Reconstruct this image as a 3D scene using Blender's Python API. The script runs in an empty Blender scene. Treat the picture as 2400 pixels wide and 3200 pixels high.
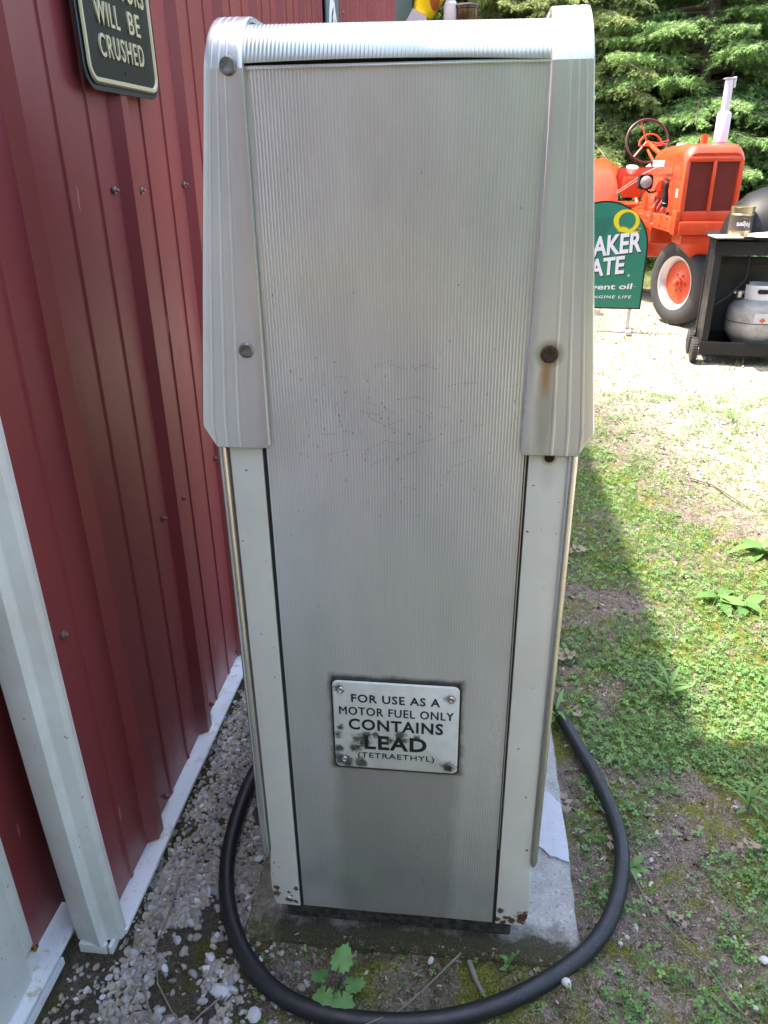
import bpy, bmesh, math, random
import numpy as np
from mathutils import Vector, Matrix, noise
from math import sin, cos, pi, radians as R

random.seed(7)
rng = np.random.default_rng(11)
S = bpy.context.scene
COL = S.collection

# ------------------------------------------------------------------ camera
CAM_AX = Matrix(((0.99386144, 0.10971, 0.013611),
                 (-0.11055, 0.98649, 0.1200),
                 (0, 0, 0)))
f_px = 2378.0
D = Vector((70, 5140, f_px)).normalized()                    # world down, in camera axes (right, down, forward)
V = Vector((290, -(f_px * f_px + 70 * 290) / 5140, f_px)).normalized()   # world +Y, in camera axes
X = D.cross(V)
# world axes as columns in camera axes; transpose gives camera axes in world
def w2(v): return Vector((X.dot(v), V.dot(v), -D.dot(v)))
right, down, fwd = w2(Vector((1, 0, 0))), w2(Vector((0, 1, 0))), w2(Vector((0, 0, 1)))
cam_d = bpy.data.cameras.new('camera')
cam = bpy.data.objects.new('camera', cam_d)
COL.objects.link(cam)
m = Matrix((( right.x, -down.x, -fwd.x, 0), (right.y, -down.y, -fwd.y, 0), (right.z, -down.z, -fwd.z, 1.40), (0, 0, 0, 1)))
cam.matrix_world = m
cam_d.sensor_fit = 'VERTICAL'
cam_d.sensor_height = 24
cam_d.sensor_width = 18
cam_d.lens = f_px / 3200 * 24
cam_d.clip_start = 0.02
cam_d.clip_end = 400
S.camera = cam

# ------------------------------------------------------------------ light
SUN = Vector((-0.42, 0.05, 0.90)).normalized()                # towards the sun
SUN_EL = math.asin(SUN.z)
SUN_AZ = math.atan2(SUN.x, SUN.y)
world = bpy.data.worlds.new('World')
S.world = world
world.use_nodes = True
wn = world.node_tree
wn.nodes.clear()
sky = wn.nodes.new('ShaderNodeTexSky')
sky.sky_type = 'NISHITA'
sky.sun_disc = False
sky.sun_elevation = SUN_EL
sky.sun_rotation = SUN_AZ
sky.air_density = 1.0
sky.dust_density = 2.5
sky.ozone_density = 1.0
bg = wn.nodes.new('ShaderNodeBackground')
bg.inputs[1].default_value = 0.15
wo = wn.nodes.new('ShaderNodeOutputWorld')
wn.links.new(sky.outputs[0], bg.inputs[0])
wn.links.new(bg.outputs[0], wo.inputs[0])
sd = bpy.data.lights.new('sun', 'SUN')
sd.energy = 2.45
sd.angle = R(1.1)
sd.color = (1.0, 0.955, 0.88)
so = bpy.data.objects.new('sun', sd)
so.rotation_euler = (-SUN).to_track_quat('-Z', 'Y').to_euler()
so.location = (0, 0, 20)
COL.objects.link(so)
S.view_settings.view_transform = 'Standard'
S.view_settings.look = 'None'
S.view_settings.gamma = 1
S.view_settings.use_curve_mapping = False
S.view_settings.exposure = 2.6
S.view_settings.use_white_balance = True
S.view_settings.white_balance_temperature = 7000
S.view_settings.white_balance_tint = 10
S.cycles.max_bounces = 6
S.cycles.transparent_max_bounces = 4
S.cycles.use_denoising = True

# ------------------------------------------------------------------ helpers
def lin(c):
    if isinstance(c, str):
        c = tuple(int(c[i:i + 2], 16) / 255 for i in (0, 2, 4))
        c = tuple(x / 12.92 if x < 0.04045 else ((x + 0.055) / 1.055) ** 2.4 for x in c)
    return (c[0], c[1], c[2], 1)

class Mat:
    def __init__(s, name, col=(0.5, 0.5, 0.5), rough=0.5, metal=0.0, spec=0.5, coat=0.0):
        s.m = bpy.data.materials.new(name)
        s.m.use_nodes = True
        s.t = s.m.node_tree
        s.p = s.t.nodes['Principled BSDF']
        s.p.inputs['Base Color'].default_value = lin(col)
        s.p.inputs['Roughness'].default_value = rough
        s.p.inputs['Metallic'].default_value = metal
        s.p.inputs['Specular IOR Level'].default_value = spec
        s.p.inputs['Coat Weight'].default_value = coat
        s._c = None
    def n(s, typ, **kw):
        nd = s.t.nodes.new(typ)
        for k, v in kw.items(): setattr(nd, k, v)
        return nd
    def l(s, a, b): s.t.links.new(a, b)
    def coord(s, scale=(1, 1, 1), kind='Object'):
        tc = s.n('ShaderNodeTexCoord'); mp = s.n('ShaderNodeMapping')
        mp.inputs['Scale'].default_value = scale
        s.l(tc.outputs[kind], mp.inputs[0]); return mp.outputs[0]
    def noise(s, scale, detail=4, rough=0.6, stretch=(1, 1, 1), dist=0.0):
        nz = s.n('ShaderNodeTexNoise')
        nz.inputs['Scale'].default_value = scale
        nz.inputs['Detail'].default_value = detail
        nz.inputs['Roughness'].default_value = rough
        nz.inputs['Distortion'].default_value = dist
        s.l(s.coord(stretch), nz.inputs['Vector']); return nz.outputs['Fac']
    def ramp(s, fac, a, b, ca=(0, 0, 0), cb=(1, 1, 1)):
        k = s.n('ShaderNodeMapRange'); k.inputs[1].default_value = a; k.inputs[2].default_value = b
        s.l(fac, k.inputs[0])
        if ca == (0, 0, 0) and cb == (1, 1, 1): return k.outputs[0]
        if ca == (1, 1, 1) and cb == (0, 0, 0):
            k.inputs[3].default_value = 1; k.inputs[4].default_value = 0; return k.outputs[0]
        return s.mix(k.outputs[0], ca, cb)
    def mix(s, fac, a, b, mode='MIX'):
        x = s.n('ShaderNodeMix', data_type='RGBA', blend_type=mode)
        for sock, v in ((x.inputs[0], fac), (x.inputs[6], a), (x.inputs[7], b)):
            if hasattr(v, 'is_linked'): s.l(v, sock)
            elif isinstance(v, (int, float)): sock.default_value = v
            else: sock.default_value = lin(v)
        return x.outputs[2]
    def math(s, op, a, b=0.0, clamp=False):
        x = s.n('ShaderNodeMath', operation=op, use_clamp=clamp)
        for sock, v in ((x.inputs[0], a), (x.inputs[1], b)):
            if hasattr(v, 'is_linked'): s.l(v, sock)
            else: sock.default_value = v
        return x.outputs[0]
    def attr(s, name):
        a = s.n('ShaderNodeAttribute', attribute_name=name); return a.outputs['Fac']
    def dist(s, pt, scale=(1, 1, 1), kind='Object'):
        tc = s.n('ShaderNodeTexCoord'); d = s.n('ShaderNodeVectorMath', operation='SUBTRACT')
        d.inputs[1].default_value = pt; s.l(tc.outputs[kind], d.inputs[0])
        k = s.n('ShaderNodeVectorMath', operation='MULTIPLY'); k.inputs[1].default_value = scale
        s.l(d.outputs[0], k.inputs[0])
        ln = s.n('ShaderNodeVectorMath', operation='LENGTH'); s.l(k.outputs[0], ln.inputs[0])
        return ln.outputs['Value']
    def xyz(s, kind='Object'):
        tc = s.n('ShaderNodeTexCoord'); sp = s.n('ShaderNodeSeparateXYZ')
        s.l(tc.outputs[kind], sp.inputs[0]); return sp.outputs
    def color(s, c): s.l(c, s.p.inputs['Base Color']); return s
    def rough(s, c): s.l(c, s.p.inputs['Roughness']); return s
    def bump(s, h, strength=0.3, d=0.01):
        b = s.n('ShaderNodeBump'); b.inputs['Strength'].default_value = strength
        b.inputs['Distance'].default_value = d
        s.l(h, b.inputs['Height']); s.l(b.outputs[0], s.p.inputs['Normal']); return s

def obj(name, me, mat=None, parent=None, loc=None, rot=None):
    o = bpy.data.objects.new(name, me)
    COL.objects.link(o)
    if mat is not None and me is not None and not me.materials:
        me.materials.append(mat.m)
    if parent is not None: o.parent = parent
    if loc is not None: o.location = loc
    if rot is not None: o.rotation_euler = rot
    return o

def thing(name, label, cat, loc=(0, 0, 0), rz=0.0, group=None):
    o = bpy.data.objects.new(name, None); COL.objects.link(o)
    o.empty_display_size = 0.1
    o.location = loc; o.rotation_euler = (0, 0, rz)
    return tag(o, label, cat, group)
def tag(o, label, cat, group=None):
    o['label'] = label; o['category'] = cat
    if group: o['group'] = group
    return o
def stuff(o, label=None, cat=None):
    o['kind'] = 'stuff'
    if label: o['label'] = label; o['category'] = cat
    return o
def struct(o, label=None, cat=None):
    o['kind'] = 'structure'
    if label: o['label'] = label; o['category'] = cat
    return o

class MB:
    """collects shapes in one bmesh"""
    def __init__(s): s.b = bmesh.new(); s.uv = None
    def box(s, x0, x1, y0, y1, z0, z1, bev=0.0, M=None, seg=2):
        r = bmesh.ops.create_cube(s.b, size=1)
        vs = r['verts']
        for v in vs:
            v.co = Vector(((x0 + x1) / 2 + v.co.x * (x1 - x0), (y0 + y1) / 2 + v.co.y * (y1 - y0), (z0 + z1) / 2 + v.co.z * (z1 - z0)))
        if bev > 0:
            es = list({e for v in vs for e in v.link_edges})
            g = bmesh.ops.bevel(s.b, geom=es, offset=bev, segments=seg, profile=0.6, affect='EDGES')
            vs = list(set(vs) & set(s.b.verts)) if False else list({v for f in g['faces'] for v in f.verts} | {v for v in vs if v.is_valid})
        if M is not None:
            for v in vs: v.co = M @ v.co
        return s
    def tube(s, pts, r, n=10, cap=True):
        pts = [Vector(p) for p in pts]
        rs = r if isinstance(r, (list, tuple)) else [r] * len(pts)
        rings = []
        prev = None
        for i, p in enumerate(pts):
            t = (pts[min(i + 1, len(pts) - 1)] - pts[max(i - 1, 0)]).normalized()
            if prev is None:
                a = Vector((0, 0, 1)) if abs(t.z) < 0.9 else Vector((1, 0, 0))
                u = t.cross(a).normalized()
            else:
                u = (prev - t * prev.dot(t)).normalized()
            prev = u
            w = t.cross(u)
            rings.append([s.b.verts.new(p + (u * cos(2 * pi * k / n) + w * sin(2 * pi * k / n)) * rs[i]) for k in range(n)])
        for a, b in zip(rings, rings[1:]):
            for k in range(n):
                s.b.faces.new((a[k], a[(k + 1) % n], b[(k + 1) % n], b[k]))
        if cap:
            s.b.faces.new(list(reversed(rings[0]))); s.b.faces.new(rings[-1])
        return s
    def cyl(s, p0, p1, r0, r1=None, n=20):
        return s.tube([p0, p1], [r0, r0 if r1 is None else r1], n)
    def lathe(s, prof, n=28, M=None, closed=False):
        """prof: list of (r, z) around z axis"""
        rings = []
        for r_, z in prof:
            if r_ < 1e-6:
                v = s.b.verts.new(Vector((0, 0, z))); rings.append([v] * n)
            else:
                rings.append([s.b.verts.new(Vector((r_ * cos(2 * pi * k / n), r_ * sin(2 * pi * k / n), z))) for k in range(n)])
        allv = {v for rr in rings for v in rr}
        pr = list(zip(rings, rings[1:]))
        if closed: pr.append((rings[-1], rings[0]))
        for a, b in pr:
            for k in range(n):
                q = [a[k], a[(k + 1) % n], b[(k + 1) % n], b[k]]
                q2 = []
                for v in q:
                    if v not in q2: q2.append(v)
                if len(q2) > 2:
                    try: s.b.faces.new(q2)
                    except ValueError: pass
        if M is not None:
            for v in allv: v.co = M @ v.co
        return s
    def torus(s, R0, r0, M=None, n=32, k=8, a0=0, a1=2 * pi):
        full = abs(a1 - a0 - 2 * pi) < 1e-5
        pts = []
        rings = []
        cnt = n if full else n + 1
        vs = []
        for i in range(cnt):
            a = a0 + (a1 - a0) * i / n
            ring = []
            for j in range(k):
                b = 2 * pi * j / k
                v = s.b.verts.new(Vector(((R0 + r0 * cos(b)) * cos(a), (R0 + r0 * cos(b)) * sin(a), r0 * sin(b))))
                ring.append(v); vs.append(v)
            rings.append(ring)
        pr = list(zip(rings, rings[1:] + (rings[:1] if full else [])))
        for A, B in pr:
            for j in range(k):
                s.b.faces.new((A[j], B[j], B[(j + 1) % k], A[(j + 1) % k]))
        if M is not None:
            for v in vs: v.co = M @ v.co
        return s
    def prism(s, pts, d0, d1, axis='y', M=None):
        """polygon pts in the plane across `axis`, extruded from d0 to d1"""
        def mk(p, d):
            if axis == 'y': return Vector((p[0], d, p[1]))
            if axis == 'x': return Vector((d, p[0], p[1]))
            return Vector((p[0], p[1], d))
        A = [s.b.verts.new(mk(p, d0)) for p in pts]
        B = [s.b.verts.new(mk(p, d1)) for p in pts]
        s.b.faces.new(A); s.b.faces.new(list(reversed(B)))
        n = len(pts)
        for i in range(n):
            s.b.faces.new((A[i], B[i], B[(i + 1) % n], A[(i + 1) % n]))
        if M is not None:
            for v in A + B: v.co = M @ v.co
        return s
    def loft(s, secs, cap=True, closed=True):
        rings = [[s.b.verts.new(Vector(p)) for p in sec] for sec in secs]
        n = len(rings[0])
        for a, b in zip(rings, rings[1:]):
            for k in range(n if closed else n - 1):
                s.b.faces.new((a[k], a[(k + 1) % n], b[(k + 1) % n], b[k]))
        if cap:
            s.b.faces.new(list(reversed(rings[0]))); s.b.faces.new(rings[-1])
        return s
    def mesh(s, name, smooth=None):
        bmesh.ops.recalc_face_normals(s.b, faces=s.b.faces[:])
        me = bpy.data.meshes.new(name)
        s.b.to_mesh(me); s.b.free()
        if smooth:
            me.polygons.foreach_set('use_smooth', [True] * len(me.polygons))
            me.set_sharp_from_angle(angle=R(smooth))
        return me
    def build(s, name, mat, parent=None, loc=None, rot=None, smooth=35):
        return obj(name, s.mesh(name, smooth), mat, parent, loc, rot)

def mesh_np(name, V_, F_, smooth=False, rnd=None):
    me = bpy.data.meshes.new(name)
    V_ = np.ascontiguousarray(V_, dtype=np.float32); F_ = np.ascontiguousarray(F_, dtype=np.int32)
    k = F_.shape[1]
    me.vertices.add(len(V_)); me.vertices.foreach_set('co', V_.ravel())
    me.loops.add(F_.size); me.loops.foreach_set('vertex_index', F_.ravel())
    me.polygons.add(len(F_))
    me.polygons.foreach_set('loop_start', np.arange(0, F_.size, k, dtype=np.int32))
    me.polygons.foreach_set('use_smooth', np.full(len(F_), bool(smooth)))
    me.update(calc_edges=True)
    if rnd is not None:
        a = me.attributes.new('rnd', 'FLOAT', 'POINT'); a.data.foreach_set('value', np.ascontiguousarray(rnd, dtype=np.float32))
    me.validate()
    return me

def rot_mats(az, tilt, roll):
    """(N,3,3): roll about own Y, tilt about X, then azimuth about Z"""
    def rz(a):
        m = np.zeros((len(a), 3, 3)); c, s_ = np.cos(a), np.sin(a)
        m[:, 0, 0] = c; m[:, 0, 1] = -s_; m[:, 1, 0] = s_; m[:, 1, 1] = c; m[:, 2, 2] = 1; return m
    def rx(a):
        m = np.zeros((len(a), 3, 3)); c, s_ = np.cos(a), np.sin(a)
        m[:, 1, 1] = c; m[:, 1, 2] = -s_; m[:, 2, 1] = s_; m[:, 2, 2] = c; m[:, 0, 0] = 1; return m
    def ry(a):
        m = np.zeros((len(a), 3, 3)); c, s_ = np.cos(a), np.sin(a)
        m[:, 0, 0] = c; m[:, 0, 2] = s_; m[:, 2, 0] = -s_; m[:, 2, 2] = c; m[:, 1, 1] = 1; return m
    return rz(az) @ rx(tilt) @ ry(roll)

def scatter(TV, TF, P, M_, sc):
    """copies of template (TV,TF) -> one vertex / face array"""
    n = len(P); tv = np.asarray(TV, float); tf = np.asarray(TF, int)
    sc = np.asarray(sc, float)
    if sc.ndim == 1: sc = np.repeat(sc[:, None], 3, 1)
    vv = tv[None] * sc[:, None, :]
    vv = np.einsum('nij,nkj->nki', M_, vv) + P[:, None, :]
    ff = tf[None] + (np.arange(n) * len(tv))[:, None, None]
    return vv.reshape(-1, 3), ff.reshape(-1, tf.shape[1]), np.repeat(np.arange(n), len(tv))

def merge(parts):
    Vs, Fs, Rs = [], [], []
    off = 0
    for v, f, r in parts:
        Vs.append(v); Fs.append(f + off); Rs.append(r); off += len(v)
    return np.concatenate(Vs), np.concatenate(Fs), np.concatenate(Rs)

_tc = {}
def text(parent, s, loc, rot, w, h, mat, name='lettering', extr=0.0006, offset=0.0, shear=0.0, space=1.0):
    """flat or raised lettering, its box scaled to w x h, left-bottom corner at loc"""
    c = bpy.data.curves.new('t', 'FONT'); c.body = s; c.size = 1
    c.extrude = 0.0; c.offset = offset; c.shear = shear; c.space_character = space; c.resolution_u = 3
    c.fill_mode = 'FRONT' if False else 'BOTH'
    c.extrude = 0.5
    o = bpy.data.objects.new('t', c); COL.objects.link(o)
    bpy.context.view_layer.update()
    me = bpy.data.meshes.new_from_object(o.evaluated_get(bpy.context.evaluated_depsgraph_get()))
    bpy.data.objects.remove(o); bpy.data.curves.remove(c)
    n = len(me.vertices); co = np.zeros(n * 3, np.float32); me.vertices.foreach_get('co', co); co = co.reshape(-1, 3)
    mn, mx = co.min(0), co.max(0)
    co[:, 0] = (co[:, 0] - mn[0]) / (mx[0] - mn[0]) * w
    co[:, 1] = (co[:, 1] - mn[1]) / (mx[1] - mn[1]) * h
    co[:, 2] = (co[:, 2] + 0.5) * extr
    me.vertices.foreach_set('co', co.ravel()); me.update()
    me.name = name
    return obj(name, me, mat, parent, loc, rot)

def rrect(x0, x1, z0, z1, r, n=6):
    pts = []
    for cx, cz, a0 in ((x1 - r, z1 - r, 0), (x0 + r, z1 - r, 90), (x0 + r, z0 + r, 180), (x1 - r, z0 + r, 270)):
        for i in range(n + 1):
            a = R(a0 + 90 * i / n); pts.append((cx + r * cos(a), cz + r * sin(a)))
    return pts

# ------------------------------------------------------------------ ground
def sstep(a, b, x):
    t = np.clip((x - a) / (b - a), 0, 1); return t * t * (3 - 2 * t)
def ground_z(x, y):
    x = np.asarray(x, float); y = np.asarray(y, float)
    z = 0.010 * np.sin(x * 3.1 + 1.3) * np.sin(y * 2.3 + .4) + 0.006 * np.sin(x * 9.7 + y * 7.1) + 0.004 * np.sin(x * 23 - y * 19 + 2) - 0.006
    near = 1 - sstep(0.3, 0.6, np.abs(x + 0.06))              # flat under the pump slab
    z = z * (1 - 0.7 * near) - 0.004 * near
    z = z - 0.028 * (1 - sstep(0.035, 0.12, x + 0.675))       # gutter along the wall
    z = z + .027 * np.exp(-((y - .952) / .032) ** 2) * (1 - sstep(.24, .34, x)) * sstep(-.46, -.38, x)
    far = sstep(9, 40, np.hypot(x, y))
    return z * (1 - far)
def axis(lo, hi, d0, d1, step, grow=1.35, first=0.05):
    a = list(np.arange(d0, d1 + 1e-6, step)); s = first
    while a[-1] < hi: a.append(a[-1] + s); s *= grow
    s = first
    while a[0] > lo: a.insert(0, a[0] - s); s *= grow
    return np.array(a)
gx = axis(-220, 220, -0.85, 1.6, 0.014, 1.22)
gy = axis(-200, 260, 0.6, 3.2, 0.018, 1.13)
GX, GY = np.meshgrid(gx, gy)
GZ = ground_z(GX, GY)
nearm = (GX > -1) & (GX < 1.8) & (GY > .5) & (GY < 4)
for i, j in zip(*np.nonzero(nearm)):
    p = Vector((GX[i, j] * 22, GY[i, j] * 22, 0)); GZ[i, j] += 0.006 * noise.noise(p) + 0.003 * noise.noise(p * 2.7)
nx, ny = len(gx), len(gy)
idx = np.arange(nx * ny).reshape(ny, nx)
F_ = np.stack([idx[:-1, :-1], idx[:-1, 1:], idx[1:, 1:], idx[1:, :-1]], -1).reshape(-1, 4)
gm = Mat('ground_soil', rough=0.95, spec=0.2)
n_big = gm.noise(1.6, 5, 0.65); n_mid = gm.noise(9, 6, 0.7); n_fine = gm.noise(60, 6, 0.75); n_gr = gm.noise(230, 3, 0.7)
soil = gm.mix(gm.ramp(n_fine, .35, .65), (0.05, 0.04, 0.03), (0.22, 0.17, 0.135))
soil = gm.mix(gm.ramp(n_gr, .52, .66), soil, (0.34, 0.28, 0.25))
moss = gm.mix(gm.ramp(n_gr, .35, .65), (0.045, 0.06, 0.012), (0.22, 0.21, 0.045))
dirt = gm.mix(gm.ramp(n_fine, .3, .7), (0.17, 0.13, 0.10), (0.37, 0.31, 0.26))
dirt = gm.mix(gm.ramp(n_gr, .50, .62), dirt, (0.58, 0.53, 0.48))
grs = gm.mix(gm.ramp(n_fine, .35, .65), (0.05, 0.085, 0.018), (0.17, 0.22, 0.05))
o_ = gm.xyz()
# the drive: right of a wandering line, everything far away turns to grass and needles
edge = gm.math('ADD', gm.math('MULTIPLY', o_['X'], 1.0), gm.math('MULTIPLY', o_['Y'], 0.27))
edge = gm.math('ADD', edge, gm.math('MULTIPLY', n_mid, 0.9))
drive = gm.ramp(gm.math('MULTIPLY', edge, 0.2), 0.46, 0.56)
mossm = gm.ramp(gm.math('ADD', gm.math('MULTIPLY', n_mid, 0.6), gm.math('MULTIPLY', n_big, 0.5)), 0.53, 0.60)
base = gm.mix(mossm, soil, moss)
gravel_shade = gm.ramp(gm.math('ADD', o_['X'], gm.math('MULTIPLY', n_fine, .04)), -.34, -.28, (1, 1, 1), (0, 0, 0))  # shade between the gravel stones, put into the soil colour
base = gm.mix(gm.math('MULTIPLY', gravel_shade, .62), base, (0.018, 0.015, 0.011))
dirt2 = gm.mix(gm.ramp(n_mid, .56, .66), dirt, grs)
base = gm.mix(drive, base, dirt2)
farg = gm.math('ADD', o_['Y'], gm.math('MULTIPLY', n_big, 3.0))
farm = gm.ramp(gm.math('MULTIPLY', farg, 0.05), 0.50, 0.56)
base = gm.mix(farm, base, gm.mix(gm.ramp(n_mid, .4, .6), (0.07, 0.10, 0.025), (0.16, 0.13, 0.08)))
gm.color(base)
gm.bump(gm.math('ADD', gm.math('MULTIPLY', n_fine, 0.6), gm.math('MULTIPLY', n_gr, 0.5)), 0.9, 0.012)
ground = obj('ground', mesh_np('ground', np.stack([GX, GY, GZ], -1).reshape(-1, 3), F_, True), gm)
struct(ground)

# ------------------------------------------------------------------ materials
def variated(name, c0, c1, rough=0.6, trans=0.0, spec=0.4, c2=None):
    mt = Mat(name, c0, rough, spec=spec)
    r = mt.attr('rnd')
    c = mt.mix(mt.ramp(r, 0, 1), c0, c1)
    if c2: c = mt.mix(mt.ramp(r, 0.86, 0.90), c, c2)
    mt.color(c)
    if trans > 0:
        tr = mt.n('ShaderNodeBsdfTranslucent'); mx = mt.n('ShaderNodeMixShader'); mx.inputs[0].default_value = trans
        out = mt.t.nodes['Material Output']
        mt.l(c, tr.inputs[0]); mt.l(mt.p.outputs[0], mx.inputs[1]); mt.l(tr.outputs[0], mx.inputs[2]); mt.l(mx.outputs[0], out.inputs[0])
    return mt

M_red = Mat('red_siding_paint', (0.21, 0.028, 0.030), 0.38, spec=0.4)
_z = M_red.xyz()['Z']
nn = M_red.noise(1.6, 4, 0.5, (1, 1, 0.35)); n2 = M_red.noise(40, 4, 0.7)
c = M_red.mix(M_red.ramp(nn, .35, .7), (0.225, 0.040, 0.045), (0.285, 0.058, 0.060))
gr_ = M_red.math('SUBTRACT', 0.62, M_red.math('MULTIPLY', _z, 2.6))
gr_ = M_red.math('MULTIPLY', M_red.math('MULTIPLY', M_red.ramp(gr_, 0.0, 0.6), M_red.ramp(M_red.noise(9, 5, .7, (1, 1, .6)), .42, .62)), .38)
c = M_red.mix(gr_, c, (0.36, 0.24, 0.24))
sc_ = M_red.ramp(M_red.noise(60, 2, .5, (1, 1, .12)), .755, .77)
c = M_red.mix(M_red.math('MULTIPLY', sc_, .6), c, (0.5, 0.35, 0.35))
M_red.color(c); M_red.rough(M_red.ramp(n2, .2, .9, (0.30,) * 3, (0.46,) * 3))
M_red.bump(M_red.noise(5, 3, .5, (1, 1, .3)), 0.08, 0.01)

M_white = Mat('white_trim_paint', (0.62, 0.62, 0.60), 0.42)
nz = M_white.noise(900, 1, .5)
c = M_white.mix(M_white.ramp(M_white.noise(6, 5, .7), .4, .75), (0.68, 0.685, 0.68), (0.56, 0.56, 0.53))
c = M_white.mix(M_white.ramp(M_white.noise(110, 2, .4), .74, .77), c, (0.16, 0.13, 0.09))
M_white.color(c)
M_ledge = Mat('ledge_paint', (0.7, 0.7, 0.72), 0.4)
c = M_ledge.mix(M_ledge.ramp(M_ledge.noise(30, 5, .75), .55, .7), (0.72, 0.74, 0.78), (0.42, 0.38, 0.26))
M_ledge.color(c)
M_black = Mat('black_paint', (0.009, 0.009, 0.010), 0.45, spec=.35)
M_black.rough(M_black.ramp(M_black.noise(15, 4), .3, .7, (.35,) * 3, (.6,) * 3))
M_dark = Mat('near_black', (0.012, 0.011, 0.010), 0.9)  # near-black; stands for shade in gaps and holes, also dark fittings
M_steel = Mat('zinc_steel', (0.55, 0.55, 0.54), 0.35, 1.0)
M_steel.color(M_steel.mix(M_steel.ramp(M_steel.noise(60, 4, .7), .4, .7), (0.55, 0.55, 0.53), (0.28, 0.2, 0.14)))
M_rust = Mat('rust', (0.11, 0.05, 0.025), 0.9)
M_rust.color(M_rust.mix(M_rust.ramp(M_rust.noise(300, 4, .7), .4, .6), (0.025, 0.016, 0.012), (0.075, 0.035, 0.018)))  # rust, darkened so the right cap bolt reads as a hole
M_gold = Mat('gold_lettering', (0.66, 0.57, 0.38), 0.32, 0.25)
M_concrete = Mat('concrete', (0.4, 0.38, 0.36), 0.9, spec=0.3)
_c = M_concrete
c = _c.mix(_c.ramp(_c.noise(14, 6, .7), .35, .7), (0.30, 0.28, 0.265), (0.46, 0.44, 0.43))
c = _c.mix(_c.ramp(_c.noise(160, 3, .7), .58, .68), c, (0.17, 0.16, 0.16))
c = _c.mix(_c.ramp(_c.noise(230, 2, .6), .30, .36), (0.6, 0.58, 0.6), c)
pos = _c.xyz()
fm = _c.math('ADD', _c.math('MULTIPLY', pos['Y'], -9.0), _c.math('MULTIPLY', _c.noise(18, 5, .7), 1.3))   # moss grows at the front edge
fm = _c.ramp(_c.math('ADD', fm, 9.22), 0.35, 0.8)
c = _c.mix(fm, c, _c.mix(_c.ramp(_c.noise(260, 5, .8), .35, .7), (0.018, 0.020, 0.008), (0.085, 0.075, 0.05)))
lf = _c.ramp(_c.math('ADD', _c.math('MULTIPLY', pos['X'], -6.0), _c.math('MULTIPLY', _c.noise(22, 5, .7), 1.0)), 2.5, 2.9)
c = _c.mix(_c.math('MULTIPLY', lf, .8), c, _c.mix(_c.ramp(_c.noise(90, 5, .75), .4, .6), (0.05, 0.05, 0.02), (0.20, 0.18, 0.12)))
_c.color(c); _c.bump(_c.noise(200, 4, .7), 0.8, 0.004)

# brushed ribbed aluminium
def aluminium(name, lo, hi, r0, r1, pitch=None, x0=0.0):
    a = Mat(name, hi, .3, .60)
    big = a.noise(5, 5, .65, (1, 1, .35)); mid = a.noise(38, 5, .75, (1, 1, .5)); fine = a.noise(420, 2, .6, (1, 1, .06)); spk = a.noise(520, 2, .5)
    c = a.mix(a.ramp(big, .3, .72), lo, hi)
    c = a.mix(a.math('MULTIPLY', a.ramp(mid, .45, .8), .05), c, (0.45, 0.44, 0.42))
    c = a.mix(a.math('MULTIPLY', a.ramp(fine, .4, .9), .2), c, (0.86, 0.86, 0.84))
    c = a.mix(a.ramp(spk, .78, .80), c, (0.10, 0.08, 0.06))
    if pitch:
        xo_ = a.xyz()['X']; fr_ = a.math('FRACT', a.math('DIVIDE', a.math('SUBTRACT', xo_, x0), pitch))
        ln = a.ramp(a.math('ABSOLUTE', a.math('SUBTRACT', fr_, .5)), .05, .16, (1, 1, 1), (0, 0, 0))
        c = a.mix(a.math('MULTIPLY', ln, .42), c, (0.95, 0.95, 0.93))
    a._c = c
    a.rough(a.ramp(big, .3, .7, (r0,) * 3, (r1,) * 3))
    a.bump(fine, 0.05, 0.0004)
    return a
M_panel = aluminium('ribbed_aluminium', (0.68, 0.685, 0.69), (0.86, 0.865, 0.865), .17, .30, .364 / 85, -.2845)
# grime that has run down below the warning plate, object space = world here
pz = M_panel.xyz()
gx0 = M_panel.math('MULTIPLY', M_panel.math('ABSOLUTE', M_panel.math('ADD', pz['X'], 0.101)), 6.0)
ed = M_panel.ramp(M_panel.math('ADD', gx0, M_panel.math('MULTIPLY', M_panel.noise(16, 4, .6, (1, 1, .25)), .35)), .72, .86, (1, 1, 1), (0, 0, 0))
low = M_panel.ramp(M_panel.math('ADD', pz['Z'], M_panel.math('MULTIPLY', M_panel.noise(12, 4), .25)), .35, .62, (1, 1, 1), (0, 0, 0))  # panel darker towards the bottom, apart from the grime runs
lowz = M_panel.math('LESS_THAN', pz['Z'], 0.455)
runs = M_panel.math('MULTIPLY', M_panel.math('MULTIPLY', ed, lowz), .42)
c = M_panel.mix(runs, M_panel._c, (0.20, 0.19, 0.165))
c = M_panel.mix(M_panel.math('MULTIPLY', low, .30), c, (0.24, 0.235, 0.22))
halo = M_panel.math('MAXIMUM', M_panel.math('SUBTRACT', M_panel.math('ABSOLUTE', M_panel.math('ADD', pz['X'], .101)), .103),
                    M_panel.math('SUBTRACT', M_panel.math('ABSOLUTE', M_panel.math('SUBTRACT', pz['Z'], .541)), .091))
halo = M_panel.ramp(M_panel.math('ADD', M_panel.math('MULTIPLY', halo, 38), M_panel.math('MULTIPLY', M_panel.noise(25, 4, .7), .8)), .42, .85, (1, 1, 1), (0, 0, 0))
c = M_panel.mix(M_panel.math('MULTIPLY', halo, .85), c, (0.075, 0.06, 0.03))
M_panel.color(c)
M_cap = aluminium('cap_aluminium', (0.62, 0.62, 0.62), (0.80, 0.80, 0.80), .18, .30)
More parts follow.
